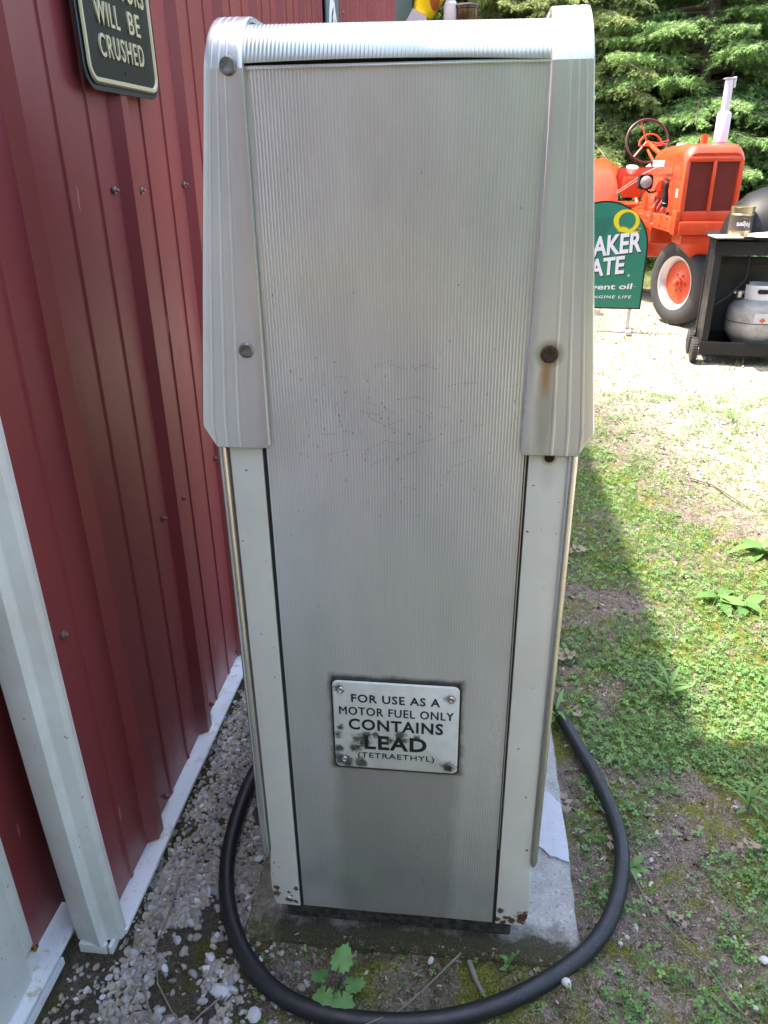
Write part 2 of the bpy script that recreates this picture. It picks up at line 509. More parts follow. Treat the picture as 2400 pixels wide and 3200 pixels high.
# rust ring and weep below the missing bolt
d1 = M_cap.dist((0.1015, 0.985, 1.171), (1, .0, 1))
d2 = M_cap.dist((0.099, 0.985, 1.145), (1.5, 0, .45))
ring = M_cap.ramp(d1, .012, .021, (1, 1, 1), (0, 0, 0)); weep = M_cap.ramp(d2, .004, .017, (1, 1, 1), (0, 0, 0))
d3 = M_cap.dist((0.101, 0.985, 1.09), (1.15, 0, .21)); streak = M_cap.ramp(M_cap.math('ADD', d3, M_cap.math('MULTIPLY', M_cap.noise(40, 3), .01)), .012, .024, (1, 1, 1), (0, 0, 0))
c = M_cap.mix(M_cap.math('MULTIPLY', streak, .5), M_cap._c, (0.24, 0.23, 0.21))
c = M_cap.mix(M_cap.math('MULTIPLY', ring, .7), c, (0.22, 0.19, 0.10))
c = M_cap.mix(M_cap.math('MULTIPLY', weep, .75), c, (0.42, 0.20, 0.06))
M_cap.color(c)
M_crown = aluminium('crown_aluminium', (0.52, 0.55, 0.55), (0.66, 0.68, 0.68), .20, .30, .354 / 75, -.2745)
M_crown.color(M_crown._c)
M_chrome = Mat('worn_chrome', (0.60, 0.57, 0.52), 0.24, .8)
M_chrome.color(M_chrome.mix(M_chrome.ramp(M_chrome.noise(14, 5, .7, (1, 1, .1)), .4, .65), (0.72, 0.72, 0.72), (0.46, 0.44, 0.41)))

M_enamel = Mat('cream_enamel', (0.66, 0.65, 0.60), 0.28, coat=0.25)
_e = M_enamel
c = _e.mix(_e.ramp(_e.noise(5, 5, .6), .4, .7), (0.66, 0.645, 0.60), (0.58, 0.565, 0.52))
pe = _e.xyz()
foot = _e.ramp(_e.math('ADD', _e.math('MULTIPLY', pe['Z'], -14), _e.math('MULTIPLY', _e.noise(55, 5, .75), 3.1)), 0.0, .12)
# rust patches confined to the lowest 6 cm and the chipped edges
def patch(px, pz_, rad, jag=.7):
    d = _e.dist((px, 1.0, pz_), (1, 0, 1)); k = _e.math('ADD', _e.math('DIVIDE', d, rad), _e.math('MULTIPLY', _e.noise(110, 5, .8), 3.4))
    return _e.ramp(k, 2.35, 2.5, (1, 1, 1), (0, 0, 0))
rs = None
for q in ((.136, .105, .019), (.094, .118, .009), (.132, .098, .016), (.115, .094, .010), (.088, .094, .008), (-.296, .129, .0075), (-.312, .118, .005), (-.333, .128, .008), (-.337, .11, .010), (-.306, .108, .004), (-.3, .092, .006), (.1, .086, .009), (-.335, .195, .004)):
    k = patch(*q); rs = k if rs is None else _e.math('MAXIMUM', rs, k)
ringh = _e.ramp(_e.math('ADD', _e.dist((.1135, 1.0, 1.026), (1, 0, 1)), _e.math('MULTIPLY', _e.noise(100, 3), .003)), .0085, .014, (1, 1, 1), (0, 0, 0))
drip = _e.ramp(_e.dist((.1135, 1.0, 1.000), (1, 0, .42)), .004, .014, (1, 1, 1), (0, 0, 0))
c = _e.mix(_e.math('MULTIPLY', drip, .22), c, (0.30, 0.26, 0.20))
c = _e.mix(_e.math('MULTIPLY', ringh, .8), c, (0.30, 0.19, 0.06))
c = _e.mix(rs, c, _e.mix(_e.ramp(_e.noise(260, 3), .4, .6), (0.05, 0.025, 0.02), (0.19, 0.08, 0.04)))
c = _e.mix(_e.ramp(_e.noise(95, 1, .3), .765, .775), c, (0.10, 0.07, 0.05))
_e.color(c)
M_plate = Mat('plate_enamel', (0.66, 0.67, 0.65), 0.3, coat=.2)
_p = M_plate
c = _p.mix(_p.ramp(_p.noise(25, 4), .4, .7), (0.66, 0.67, 0.65), (0.56, 0.57, 0.55))
rs = None
# object space: plate centre is the origin
def ppatch(px, pz_, rad, jag=.9):
    d = _p.dist((px, 0, pz_), (1, 0, 1)); k = _p.math('ADD', _p.math('DIVIDE', d, rad), _p.math('MULTIPLY', _p.noise(90, 6, .8), 3.0))
    return _p.ramp(k, 1.95, 2.6, (1, 1, 1), (0, 0, 0))
for q in ((-.056, -.030, .018), (-.050, -.018, .010), (-.034, -.016, .007), (.008, -.014, .010), (.014, -.024, .007), (.036, -.017, .006), (-.010, -.027, .007), (-.093, -.075, .016), (-.082, -.080, .013), (-.068, -.047, .011), (.089, -.076, .013), (-.060, -.078, .012), (-.098, -.02, .008), (-.094, -.005, .006), (-.096, -.05, .009), (.088, .068, .010), (-.096, .078, .009)):
    k = ppatch(*q); rs = k if rs is None else _p.math('MAXIMUM', rs, k)
c = _p.mix(_p.math('MULTIPLY', rs, .93), c, _p.mix(_p.ramp(_p.noise(420, 3), .5, .7), (0.028, 0.024, 0.022), (0.22, 0.20, 0.19)))
_p.color(c)
M_ink = Mat('black_ink', (0.018, 0.018, 0.018), 0.4)
M_plate_rim = Mat('plate_rim', (0.03, 0.026, 0.02), 0.45)
M_rubber = Mat('hose_rubber', (0.022, 0.023, 0.026), 0.42, spec=0.5)
c = M_rubber.mix(M_rubber.ramp(M_rubber.noise(420, 2, .6), .68, .74), M_rubber.mix(M_rubber.noise(6, 4), (0.007, 0.008, 0.011), (0.014, 0.015, 0.020)), (0.20, 0.18, 0.16))
M_rubber.color(c)
M_rubber.rough(M_rubber.ramp(M_rubber.noise(30, 4), .3, .7, (.34,) * 3, (.58,) * 3))
M_tyre = Mat('tyre_rubber', (0.03, 0.03, 0.03), 0.7)
M_tyre.color(M_tyre.mix(M_tyre.noise(10, 5), (0.014, 0.014, 0.015), (0.045, 0.042, 0.040)))
M_orange = Mat('orange_paint', (0.60, 0.075, 0.016), 0.35, coat=0.15)
M_orange.color(M_orange.mix(M_orange.ramp(M_orange.noise(5, 5), .35, .7), (0.62, 0.062, 0.012), (0.48, 0.040, 0.012)))
M_green_sign = Mat('green_sign_plastic', (0.008, 0.17, 0.105), 0.4)
M_green_sign.color(M_green_sign.mix(M_green_sign.ramp(M_green_sign.noise(60, 3, .7), .7, .74), (0.010, 0.18, 0.11), (0.03, 0.27, 0.17)))
M_sign_white = Mat('sign_white', (0.74, 0.72, 0.74), 0.45)
M_yellow_print = Mat('yellow_print', (0.62, 0.62, 0.02), 0.45)
M_gold_line = Mat('stripe_print', (0.012, 0.075, 0.045), 0.5)
M_glass = Mat('lamp_glass', (0.34, 0.33, 0.31), 0.12, spec=.8)
M_silver = Mat('silver_paint', (0.56, 0.54, 0.56), 0.35, .6)

# ------------------------------------------------------------------ barn
barn = thing('barn', 'red ribbed metal barn wall with white corner trim running past the fuel pump', 'barn', (-0.675, 3.9, 0))
def wl(x, y, z): return (x + 0.675, y - 3.9, z)                # world -> barn local
def siding_profile(y0, y1, first_rib=1.511, pitch=0.352):
    """points (y, out) of the corrugated sheet between y0 and y1"""
    ev = []
    k0 = int(math.floor((y0 - first_rib) / pitch)) - 1
    for k in range(k0, k0 + int((y1 - y0) / pitch) + 4):
        b = first_rib + k * pitch
        ev += [(b, 0), (b + .016, .021), (b + .044, .021), (b + .060, 0)]
        for q in (.145, .262):
            ev += [(b + q, 0), (b + q + .0015, .0036), (b + q + .009, .0036), (b + q + .014, 0)]
    return [(y0, 0)] + [e for e in ev if y0 + .002 < e[0] < y1 - .002] + [(y1, 0)]
def siding(y0, y1, z0, z1, xw=-0.675, name='siding_sheet', wavy=True):
    pr = siding_profile(y0, y1)
    zs = np.linspace(z0, z1, 28)
    vv, ff = [], []
    for i, z in enumerate(zs):
        for y, o in pr:
            w = 0.0012 * noise.noise(Vector((y * 3, z * 1.6, 3.3))) if wavy else 0
            vv.append(wl(xw + o + w, y, z))
    n = len(pr)
    for i in range(len(zs) - 1):
        for j in range(n - 1):
            a = i * n + j; ff.append((a, a + 1, a + n + 1, a + n))
    return obj(name, mesh_np(name, vv, ff, False), M_red, barn)
yy = 0.955
k = 0
while yy < 6.85:
    y1 = min(1.511 + .05 + 0.352 * 2.6 * (k + 0) + .0, 6.90) if False else min(yy + (0.90 if k else 0.80), 6.90)
    if 6.90 - y1 < .3: y1 = 6.90
    siding(yy, y1, 0.028 if k % 2 == 0 else 0.030, 2.63)
    yy = y1; k += 1
# recessed wall near the door
mb = MB(); mb.box(.0, .004, -.0, 0.5, 0.03, 2.6); mb.build('jamb_sheet', M_red, barn, loc=wl(-0.795, 0.865, 0))
# wall behind the viewer
for q in range(6): siding(-.25 - 1.3 * (q + 1), -.25 - 1.3 * q, 0.03, 2.63, -0.69)
# post: white corner trim, folded sheet with a rounded nose
prof = [(-.690, .964), (-.6385, .964), (-.637, .9517), (-.6405, .941), (-.6655, .9372), (-.6680, .9355), (-.6700, .9235), (-.6735, .9200), (-.7240, .9330), (-.727, .9347), (-.725, .964)]
mb = MB(); mb.prism([(p[0] + .675, p[1] - 3.9) for p in prof], 0.012, 3.0, axis='z')
mb.b.free(); mb = MB()
secs = []
for h_ in list(np.linspace(.016, 1.2, 16)) + [1.6, 2.1, 2.62]:
    secs.append([(p[0] + .675, p[1] - 3.9 - .026 * (1 - math.exp(-h_ / .4)), h_) for p in prof])
mb.loft(secs)
tr = mb.build('corner_trim', M_white, barn, smooth=20)
# a crumpled foot under the trim
mb = MB(); mb.box(-.660, -.652, .921, .975, -.004, .018, .002); mb.box(-.72, -.664, .921, .932, -.006, .018, .002)
for v in mb.b.verts: v.co = Vector(wl(*v.co))
mb.build('trim_foot', M_white, barn)
# ledge under the siding
def ledge(y0, y1, xo, xi, ztop):
    n = 60
    secs = []
    for i in range(n + 1):
        y = y0 + (y1 - y0) * i / n
        w = 0.0008 * noise.noise(Vector((y * 30, 0, 0)))
        secs.append([wl(xi, y, ztop + .001), wl(xo + w, y, ztop), wl(xo + w + .001, y, ztop - .004), wl(xo + w - .001, y, ztop - .012), wl(xi, y, ztop - .012)])
    mb = MB(); mb.loft(secs); return mb.build('ledge_flashing', M_ledge, barn, smooth=None)
ledge(0.955, 6.9, -0.6355, -0.69, 0.024)
ledge(-0.25, 1.0, -0.742, -0.80, 0.026)
mb = MB(); mb.box(-.752, -.742, -.25, .9, -.012, .006)
for v in mb.b.verts: v.co = Vector(wl(*v.co))
mb.build('sill_lip', M_ledge, barn)
# door
door = MB(); door.box(-.785, -.7625, -.35, .835, .034, 2.1, .002)
for v in door.b.verts: v.co = Vector(wl(*v.co))
dr = door.build('door', M_white, barn)
fr = MB(); fr.box(-.79, -.768, .838, .868, .085, 2.14, .003)
for v in fr.b.verts: v.co = Vector(wl(*v.co))
fr.build('door_frame', M_white, dr)
fr = MB(); fr.box(-.788, -.771, .842, .870, .032, .07, .002)
for v in fr.b.verts: v.co = Vector(wl(*v.co))
fr.build('frame_block', M_white, dr)
fr = MB(); fr.tube([wl(-.768, .862, .078), wl(-.760, .858, .083), wl(-.757, .862, .09)], .0035, 8)
fr.build('hinge_pin', Mat('brass', (0.5, 0.33, 0.08), .3, 1.0), dr)
# eave with fascia, above the picture: it casts the shade
ev = MB(); ev.box(-.675, -.63, -8.0, 6.98, 2.62, 2.66, 0)
for v in ev.b.verts: v.co = Vector(wl(*v.co))
ev.build('eave', M_white, barn)
rf = MB()
rf.loft([[wl(-.61, -8.2, 2.66), wl(-.61, -8.2, 2.69), wl(-4.0, -8.2, 4.3), wl(-7.6, -8.2, 2.69), wl(-7.6, -8.2, 2.66)],
         [wl(-.61, 7.05, 2.66), wl(-.61, 7.05, 2.69), wl(-4.0, 7.05, 4.3), wl(-7.6, 7.05, 2.69), wl(-7.6, 7.05, 2.66)]])
rf.build('roof', M_steel, barn, smooth=None)
gw = MB(); gw.prism([(-7.4, 0.03), (-.69, 0.03), (-.69, 2.64), (-4.0, 4.2), (-7.4, 2.64)], 6.86, 6.9, axis='y')
for v in gw.b.verts: v.co = Vector(wl(*v.co))
gw.build('gable_wall', M_red, barn)
gw = MB(); gw.prism([(-7.4, 0.03), (-.80, 0.03), (-.80, 2.64), (-4.0, 4.2), (-7.4, 2.64)], -8.05, -8.0, axis='y')
for v in gw.b.verts: v.co = Vector(wl(*v.co))
gw.build('gable_wall', M_red, barn)
gw = MB(); gw.box(-.80, -.772, 6.9, 6.93, .03, 2.6)
# screws
M_screw = Mat('painted_screw', (0.20, 0.06, 0.055), 0.4)
M_screw2 = Mat('bare_screw', (0.32, 0.28, 0.25), 0.35, .7)
sm = MB(); sm.lathe([(0, .0125), (.0028, .012), (.0035, .010), (.0036, .0065), (.0075, .0058), (.0082, .003), (.0078, 0), (0, 0)], 12)
sme = sm.mesh('screw', 35)
def screw(y, z, x=-.674, mt=M_screw):
    me = sme if mt is M_screw else sme2
    o = obj('screw', me, mt, barn, wl(x, y, z), (R(random.uniform(-6, 6)), R(90 + random.uniform(-8, 8)), 0)); o.scale = (.9, .9, .9); return o
sme2 = sme.copy(); sme2.materials.clear(); sme2.materials.append(M_screw2.m); sme.materials.append(M_screw.m)
for z in (1.355, 0.672, 2.05):
    for kk in range(0, 15):
        b = 1.511 + .352 * kk
        if b > 6.7: break
        screw(b - (.030 if kk == 0 else .006), z + random.uniform(-.002, .004), mt=M_screw2 if z > 1 else M_screw)
        if kk != 1: screw(b + .094, z + random.uniform(-.006, .002), mt=M_screw2 if z > 1 else M_screw)
screw(1.022, .672, mt=M_screw2)
for y in (1.275, 1.61, 1.86, 2.25, 2.6): screw(y, .050, mt=M_screw)

# ------------------------------------------------------------------ signs on the wall
ps = thing('parking_sign', 'black sign with gold raised lettering reading WILL BE CRUSHED on the red wall', 'sign', (-0.653, 1.545, 1.515))
def ysign(pts): return [(p[0] - 1.545, p[1] - 1.515) for p in pts]
M_sign_black = Mat('sign_black', (0.004, 0.0055, 0.006), 0.42, spec=.3)
M_sign_black.bump(M_sign_black.noise(220, 3), .15, .002)
M_sign_edge = Mat('sign_edge', (0.02, 0.035, 0.045), 0.3)
mb = MB(); mb.prism(ysign(rrect(1.384, 1.706, 1.515, 1.97, .036)), 0, .004, axis='x'); mb.build('sign_plate', M_sign_edge, ps)
mb = MB(); mb.prism(ysign(rrect(1.392, 1.698, 1.523, 1.962, .030)), .004, .0065, axis='x'); mb.build('sign_face', M_sign_black, ps)
outer = ysign(rrect(1.394, 1.696, 1.526, 1.96, .028)); inner = ysign(rrect(1.403, 1.687, 1.535, 1.951, .021))
mb = MB()
n = len(outer)
A = [[mb.b.verts.new((xx, p[0], p[1])) for p in lst] for xx, lst in ((.0065, outer), (.0095, [( (a[0]*.8+b[0]*.2), (a[1]*.8+b[1]*.2)) for a, b in zip(outer, inner)]), (.0095, [((a[0]*.2+b[0]*.8), (a[1]*.2+b[1]*.8)) for a, b in zip(outer, inner)]), (.0065, inner))]
for a, b in zip(A, A[1:]):
    for i in range(n): mb.b.faces.new((a[i], a[(i + 1) % n], b[(i + 1) % n], b[i]))
mb.build('gold_border', M_gold, ps)
RX = (R(90), 0, R(90))
text(ps, 'CRUSHED', (.0065, 1.446 - 1.545, 1.567 - 1.515), RX, .190, .036, M_gold, extr=.003, space=1.25, offset=.008)
text(ps, 'WILL', (.0065, 1.446 - 1.545, 1.616 - 1.515), RX, .096, .036, M_gold, extr=.003, space=1.2, offset=.008)
text(ps, 'BE', (.0065, 1.582 - 1.545, 1.616 - 1.515), RX, .052, .036, M_gold, extr=.003, space=1.2, offset=.008)
text(ps, 'VIOLATORS', (.0065, 1.430 - 1.545, 1.665 - 1.515), RX, .236, .036, M_gold, extr=.003, space=1.1, offset=.006)
mb = MB(); mb.lathe([(0, .0015), (.003, .0012), (.004, 0)], 10, Matrix.Translation((.0065, 0.0, .035)) @ Matrix.Rotation(R(90), 4, 'Y')); mb.build('screw', M_dark, ps)

ars = thing('arrow_sign', 'small grey blue sign with a white pointed loop, far along the red wall', 'sign', (-0.648, 3.86, 1.88))
mb = MB(); mb.prism(rrect(-.17, .15, .0, .42, .05), 0, .006, axis='x')
mb.build('sign_plate', Mat('slate_blue', (0.085, 0.13, 0.16), .45), ars)
mb = MB()
loopo = [(-.115, .03), (-.105, .09), (-.075, .135), (0, .165), (.03, .14), (.075, .09), (.085, .03), (.055, .03), (.045, .08), (.0, .125), (-.05, .095), (-.075, .03)]
mb.prism(loopo, .006, .008, axis='x'); mb.build('white_loop', M_sign_white, ars)
mb = MB(); mb.prism([(-.018, .03), (-.03, .08), (.03, .145), (.012, .08), (.012, .03)], .008, .010, axis='x'); mb.build('white_loop', M_sign_white, ars)
mb = MB(); mb.tube([(.008, .01, .19), (.010, .01, .175)], .012, 10); mb.build('sign_hook', M_dark, ars)

# ------------------------------------------------------------------ pump
pump = thing('fuel_pump', 'vintage ribbed aluminium fuel pump with cream corner columns and lead warning plate', 'fuel pump', (-0.1, 1.37, 0.03))
def pl(x, y, z): return (x + .1, y - 1.37, z - .03)
class PM(MB):
    def build(s, name, mat, parent=None, smooth=35, **k):
        o = MB.build(s, name, mat, None, smooth=smooth, **k)
        # keep mesh in world coordinates (materials use them), parent with inverse offset
        o.parent = parent
        o.matrix_parent_inverse = PINV if parent is not None else Matrix()
        return o
PINV = Matrix.Translation((-0.1, 1.37, 0.03)).inverted()
def ribs(x0, x1, pitch, h=.00010, w=.0007):
    n = int(round((x1 - x0) / pitch)); p = (x1 - x0) / n
    pts = [(x0, 0)]
    for i in range(n):
        c_ = x0 + (i + .5) * p
        pts += [(c_ - w * .9, 0), (c_ - w * .25, h), (c_ + w * .25, h), (c_ + w * .9, 0)]
    pts.append((x1, 0)); return pts
def dent(x, z):
    d = 0.0
    for cx, cz, r_, a in ((-.225, 1.075, .03, .0016), (-.205, 1.045, .045, .0022), (-.245, 1.00, .035, .0014), (-.15, 1.03, .05, .0010), (-.02, .95, .07, .0007), (-.2, 1.18, .09, .0012), (-.22, 1.40, .08, .0011)):
        d += a * math.exp(-((x - cx) ** 2 + (z - cz) ** 2) / r_ ** 2)
    return d + .0011 * noise.noise(Vector((x * 7, z * 5, 1))) + .0003 * noise.noise(Vector((x * 30, z * 18, 4)))
pr = ribs(-.2845, .0795, .0043)
zs = np.concatenate([np.linspace(.083, 1.47, 150), np.linspace(1.478, 1.5015, 4)])
vv, ff = [], []
for z in zs:
    for x, h in pr: vv.append((x, 1.0 - h + dent(x, z), z))
n = len(pr)
for i in range(len(zs) - 1):
    for j in range(n - 1):
        a = i * n + j; ff.append((a, a + 1, a + n + 1, a + n))
o = obj('front_panel', mesh_np('front_panel', vv, ff, True), M_panel); o.data.set_sharp_from_angle(angle=R(25)); o.parent = pump; o.matrix_parent_inverse = PINV
# crown: ribbed sheet rolled over the top
pr2 = ribs(-.2745, .0795, .0047, .00010, .0006)
path = []
for i in range(15):
    a = R(-4 + 94 * i / 14)
    path.append((1.0425 - .0455 * cos(a), 1.5065 + .0415 * sin(a), cos(a), sin(a)))
for yb in (1.2, 1.45, 1.70): path.append((yb, 1.548, 0, 1))
path.append((1.735, 1.52, -1, 0))
vv, ff = [], []
for (yc, zc, ny_, nz_) in path:
    for x, h in pr2:
        arch = (.0035 * (1 - ((x + .1) / .18) ** 2) if zc < 1.505 else 0) - .0035 * (x + .27) / .35
        vv.append((x, yc - h * ny_ + .0008 * noise.noise(Vector((x * 9, zc * 30, yc * 4))), zc + h * nz_ + arch))
n = len(pr2)
for i in range(len(path) - 1):
    for j in range(n - 1):
        a = i * n + j; ff.append((a, a + 1, a + n + 1, a + n))
o = obj('crown', mesh_np('crown', vv, ff, True), M_crown); o.data.set_sharp_from_angle(angle=R(40)); o.parent = pump; o.matrix_parent_inverse = PINV
mb = PM(); mb.box(-.276, .0800, .9972, 1.003, 1.4975, 1.4998, .0008); mb.build('seam_bead', M_crown, pump)
mb = PM(); mb.box(-.276, .081, 1.0045, 1.01, 1.4985, 1.5150); mb.build('seam_shadow_gap', M_dark, pump)
# body core, columns
mb = PM(); mb.loft([[(a, 1.006, z), (b_, 1.006, z), (b_, 1.715, z), (a, 1.715, z)] for a, b_, z in ((-.338, .141, .082), (-.338, .141, 1.05), (-.312, .116, 1.46), (-.310, .114, 1.492))])
mb.build('cabinet', M_enamel, pump, smooth=None)
mb = PM(); mb.box(-.325, .118, 1.018, 1.70, .020, .090, .006)
M_plinth = Mat('dark_plinth', (0.045, 0.04, 0.036), .9)
M_plinth.color(M_plinth.mix(M_plinth.ramp(M_plinth.noise(70, 5, .7), .4, .65), (0.02, 0.018, 0.016), (0.085, 0.075, 0.062)))  # mottled dark plinth colour
mb.build('plinth', M_plinth, pump)
def column(x0, x1, outer_x, side):
    """cream column; outer edge narrows at the foot where the chrome strip ends"""
    m_ = 1 if side > 0 else -1
    def oz(z): return outer_x - m_ * .006 * (1 - min(1, max(0, (z - .083) / .03)))
    z_ = [.083, .10, .125, .16, .205, .235] + list(np.linspace(.30, 1.08, 12))
    vv, ff = [], []
    sec = []
    for z in z_:
        xo = oz(z) - (m_ * .0062 if z > .23 else (m_ * .003 if z > .2 else 0))
        ring = [(x0 if side > 0 else x1, 1.004, z), (x0 + .0015 if side > 0 else x1 - .0015, .9985, z), (xo - m_ * .004, .9985, z), (xo - m_ * .001, 1.000, z), (xo, 1.004, z), (xo, 1.02, z), (x0 if side > 0 else x1, 1.02, z)]
        sec.append(ring)
    mb = PM(); mb.loft(sec); return mb.build('column', M_enamel, pump, smooth=40)
cr = column(.0845, .150, .1470, 1)
cl = column(-.345, -.2895, -.3455, -1)
for xg in (-.2873, .0820):
    mb = PM(); mb.box(xg - .0022, xg + .0022, .9995, 1.012, .083, 1.07); mb.build('shadow_gap', M_dark, pump)
mb = PM(); mb.box(.0805, .0822, .9965, .9998, .28, 1.06, .0006); mb.build('edge_strip', M_chrome, pump)
def strip(xa, xb, z0, z1):
    mb = PM(); secs = []
    zz = [z0, z0 + .004, z0 + .012, z0 + .022] + list(np.linspace(z0 + .05, z1, 10))
    for i, z in enumerate(zz):
        t = (0.12, .5, .85, 1)[i] if i < 4 else 1
        c_ = (xa + xb) / 2; hw = (xb - xa) / 2 * t
        ring = []
        for k in range(9):
            a = pi * k / 8
            bead = .0012 * (abs(((k * 2) % 4) - 1) - .5)
            ring.append((c_ - hw * cos(a), 1.002 - (.0075 * t + bead * .6) * sin(a) ** .7 if 0 < k < 8 else 1.004, z))
        ring += [(c_ + hw, 1.012, z), (c_ - hw, 1.012, z)]
        secs.append(ring)
    mb.loft(secs); return mb.build('chrome_strip', M_chrome, pump, smooth=30)
strip(.1385, .1525, .235, 1.08)
strip(-.3555, -.3425, .205, 1.08)
# hole with rust ring on right column
mb = PM(); mb.lathe([(0, 0), (.0068, 0), (.0068, .0006), (0, .0006)], 20, Matrix.Translation((.1135, .9984, 1.026)) @ Matrix.Rotation(R(90), 4, 'X')); mb.build('screw_hole', M_dark, pump)
# column foot screws
def dome(x, y, z, r_, h, mat, parent, name='screw', slot=True):
    prof_ = [(0, h), (r_ * .35, h * .96), (r_ * .7, h * .72), (r_ * .93, h * .3), (r_, 0)]
    mb = PM(); mb.lathe(prof_, 22, Matrix.Translation((x, y, z)) @ Matrix.Rotation(R(90), 4, 'X'))
    o = mb.build(name, mat, parent); return o
for x_, z_ in ((-.312, .098), (.1065, .102)):
    dome(x_, .9984, z_, .0062, .002, M_steel, pump)
    mb = PM(); mb.torus(.0068, .0009, Matrix.Translation((x_, .998, z_)) @ Matrix.Rotation(R(90), 4, 'X'), 18, 6); mb.build('washer', M_steel, pump)

# corner caps (saddle straps): bent sheet following the crown, grooves converge upward
def cap(side):
    if side < 0:
        out = [(1.547, -.312), (1.526, -.3155), (1.471, -.322), (1.367, -.335), (1.252, -.349), (1.101, -.3665), (1.072, -.370)]
        inn = [(1.547, -.2735), (1.30, -.2755), (1.06, -.2775)]
    else:
        out = [(1.547, .120), (1.526, .122), (1.462, .1275), (1.328, .141), (1.215, .1525), (1.067, .168), (1.058, .168)]
        inn = [(1.547, .0795), (1.43, .081), (1.328, .0805), (1.272, .079), (1.11, .0755), (1.04, .0745)]
    def interp(lst, z):
        zs_ = [q[0] for q in lst][::-1]; xs_ = [q[1] for q in lst][::-1]; return float(np.interp(z, zs_, xs_))
    zl = [1.032, 1.034, 1.038, 1.044, 1.055, 1.068, 1.085] + list(np.linspace(1.11, 1.475, 16))
    rows = []
    gt = (.42, .63, .83)
    def row_ts():
        t = [0, .01, .03, .12, .25, .34]
        for g in gt: t += [g - .030, g - .012, g + .012, g + .030]
        t += [.93, .975, 1.0]
        return t
    ts = row_ts()
    def prof_off(t, fade):
        o_ = 0
        for g in gt:
            if abs(t - g) < .015: o_ = -.0003 * fade
        if t > .98: o_ = .004
        if t < .005: o_ = .004
        return o_
    path_ = [(z, .9900, 0.0) for z in zl]
    for i in range(1, 14):
        a = R(92 * i / 13)
        path_.append((1.490 + .066 * sin(a), 1.056 - .066 * cos(a), a))
    path_ += [(1.556, y, pi / 2) for y in (1.2, 1.45, 1.69)]
    vv = []
    for z, y, a in path_:
        zz = min(z, 1.547) if a < 1.2 else 1.547
        if a > 0: zz = 1.49 + .057 * sin(a)
        xi, xo = interp(inn, zz), interp(out, zz)
        fade = 1.0
        for t in ts:
            x = xi + (xo - xi) * t
            z_use = z
            if a == 0 and z < 1.07:
                # chamfered outer bottom corner
                zmin = 1.032 + max(0, (t - .80) / .20) ** 1.0 * .036 + (.003 if t < .02 else 0)
                z_use = max(z, zmin) if z > 1.0321 else zmin
                z_use = 1.07 - (1.07 - z) * (1.07 - zmin) / (1.07 - 1.032)
            off = prof_off(t, fade)
            lip = .0035 if (a == 0 and z <= 1.0321) else 0
            d = off + lip + .0006 * noise.noise(Vector((x * 14, z * 6, 7)))
            vv.append((x, y + d * cos(a), z_use - d * sin(a)))
    n = len(ts); ff = []
    for i in range(len(path_) - 1):
        for j in range(n - 1):
            q = i * n + j; ff.append((q, q + 1, q + n + 1, q + n) if side > 0 else (q, q + n, q + n + 1, q + 1))
    o = obj('corner_cap', mesh_np('corner_cap', vv, ff, True), M_cap); o.parent = pump; o.matrix_parent_inverse = PINV
    o.data.set_sharp_from_angle(angle=R(8.5))
    s_ = o.modifiers.new('solid', 'SOLIDIFY'); s_.thickness = .0018; s_.offset = 1 if side < 0 else 1
    return o
capL, capR = cap(-1), cap(1)
M_bolt = Mat('dull_bolt', (0.24, 0.23, 0.22), 0.42, .9)
M_bolt.color(M_bolt.mix(M_bolt.ramp(M_bolt.noise(160, 4, .7), .4, .7), (0.28, 0.28, 0.26), (0.14, 0.12, 0.10)))
def bolt(x, z, par, mat, r_=.0105, h=.004, y=.9885):
    prof_ = [(0, h * .62), (r_ * .35, h * .7), (r_ * .62, h), (r_ * .82, h * .95), (r_ * .96, h * .5), (r_, 0)]
    mb = PM(); mb.lathe(prof_, 26, Matrix.Translation((x, y, z)) @ Matrix.Rotation(R(90), 4, 'X')); mb.build('bolt', mat, par)
def cb(x, z, par, mat, **k):
    o = None
    bolt(x, z, par, mat, **k)
PINV_save = PINV
bolt(-.2895, 1.501, pump, M_bolt); bolt(-.2975, 1.171, pump, M_bolt)
bolt(.1015, 1.171, pump, M_rust, .0115, .0035)  # dark-coloured head stands in for an empty, shaded bolt hole
# warning plate
plate = thing('warning_plate', '', '', (-.1010, .9965, .541)); 
for k_ in ('label', 'category'): del plate[k_]
plate.parent = pump; plate.matrix_parent_inverse = PINV
pe_ = MB(); pe_.prism(rrect(-.107, .107, -.094, .094, .011), -.0016, .0016); pe_.build('plate_rim', M_plate_rim, plate)
pe_ = MB()
A = rrect(-.104, .104, -.091, .091, .010); B = rrect(-.1015, .1015, -.0885, .0885, .009)
ra = [pe_.b.verts.new((p[0], -.0017, p[1])) for p in A]; rb = [pe_.b.verts.new((p[0], -.0036, p[1])) for p in B]
for i in range(len(A)): pe_.b.faces.new((ra[i], ra[(i + 1) % len(A)], rb[(i + 1) % len(A)], rb[i]))
pe_.b.faces.new(rb); pe_.build('plate_face', M_plate, plate)
TX = (R(90), 0, 0); ty = -.0039
for s_, x, z, w, h, of in (('FOR USE AS A', -.073, .050, .146, .0165, .018), ('MOTOR FUEL ONLY', -.094, .0235, .189, .0165, .006), ('CONTAINS', -.079, -.0075, .158, .0235, .024), ('LEAD', -.053, -.0475, .105, .030, .030), ('(TETRAETHYL)', -.065, -.0700, .130, .0150, .008)):
    text(plate, s_, (x, ty, z), TX, w, h, M_ink, extr=.0003, offset=0 if s_[0] == 'M' else of, space=1.12)
    if s_[0] == 'M': text(plate, s_, (x + .0007, ty - .00015, z), TX, w, h, M_ink, extr=.0003, space=1.12)
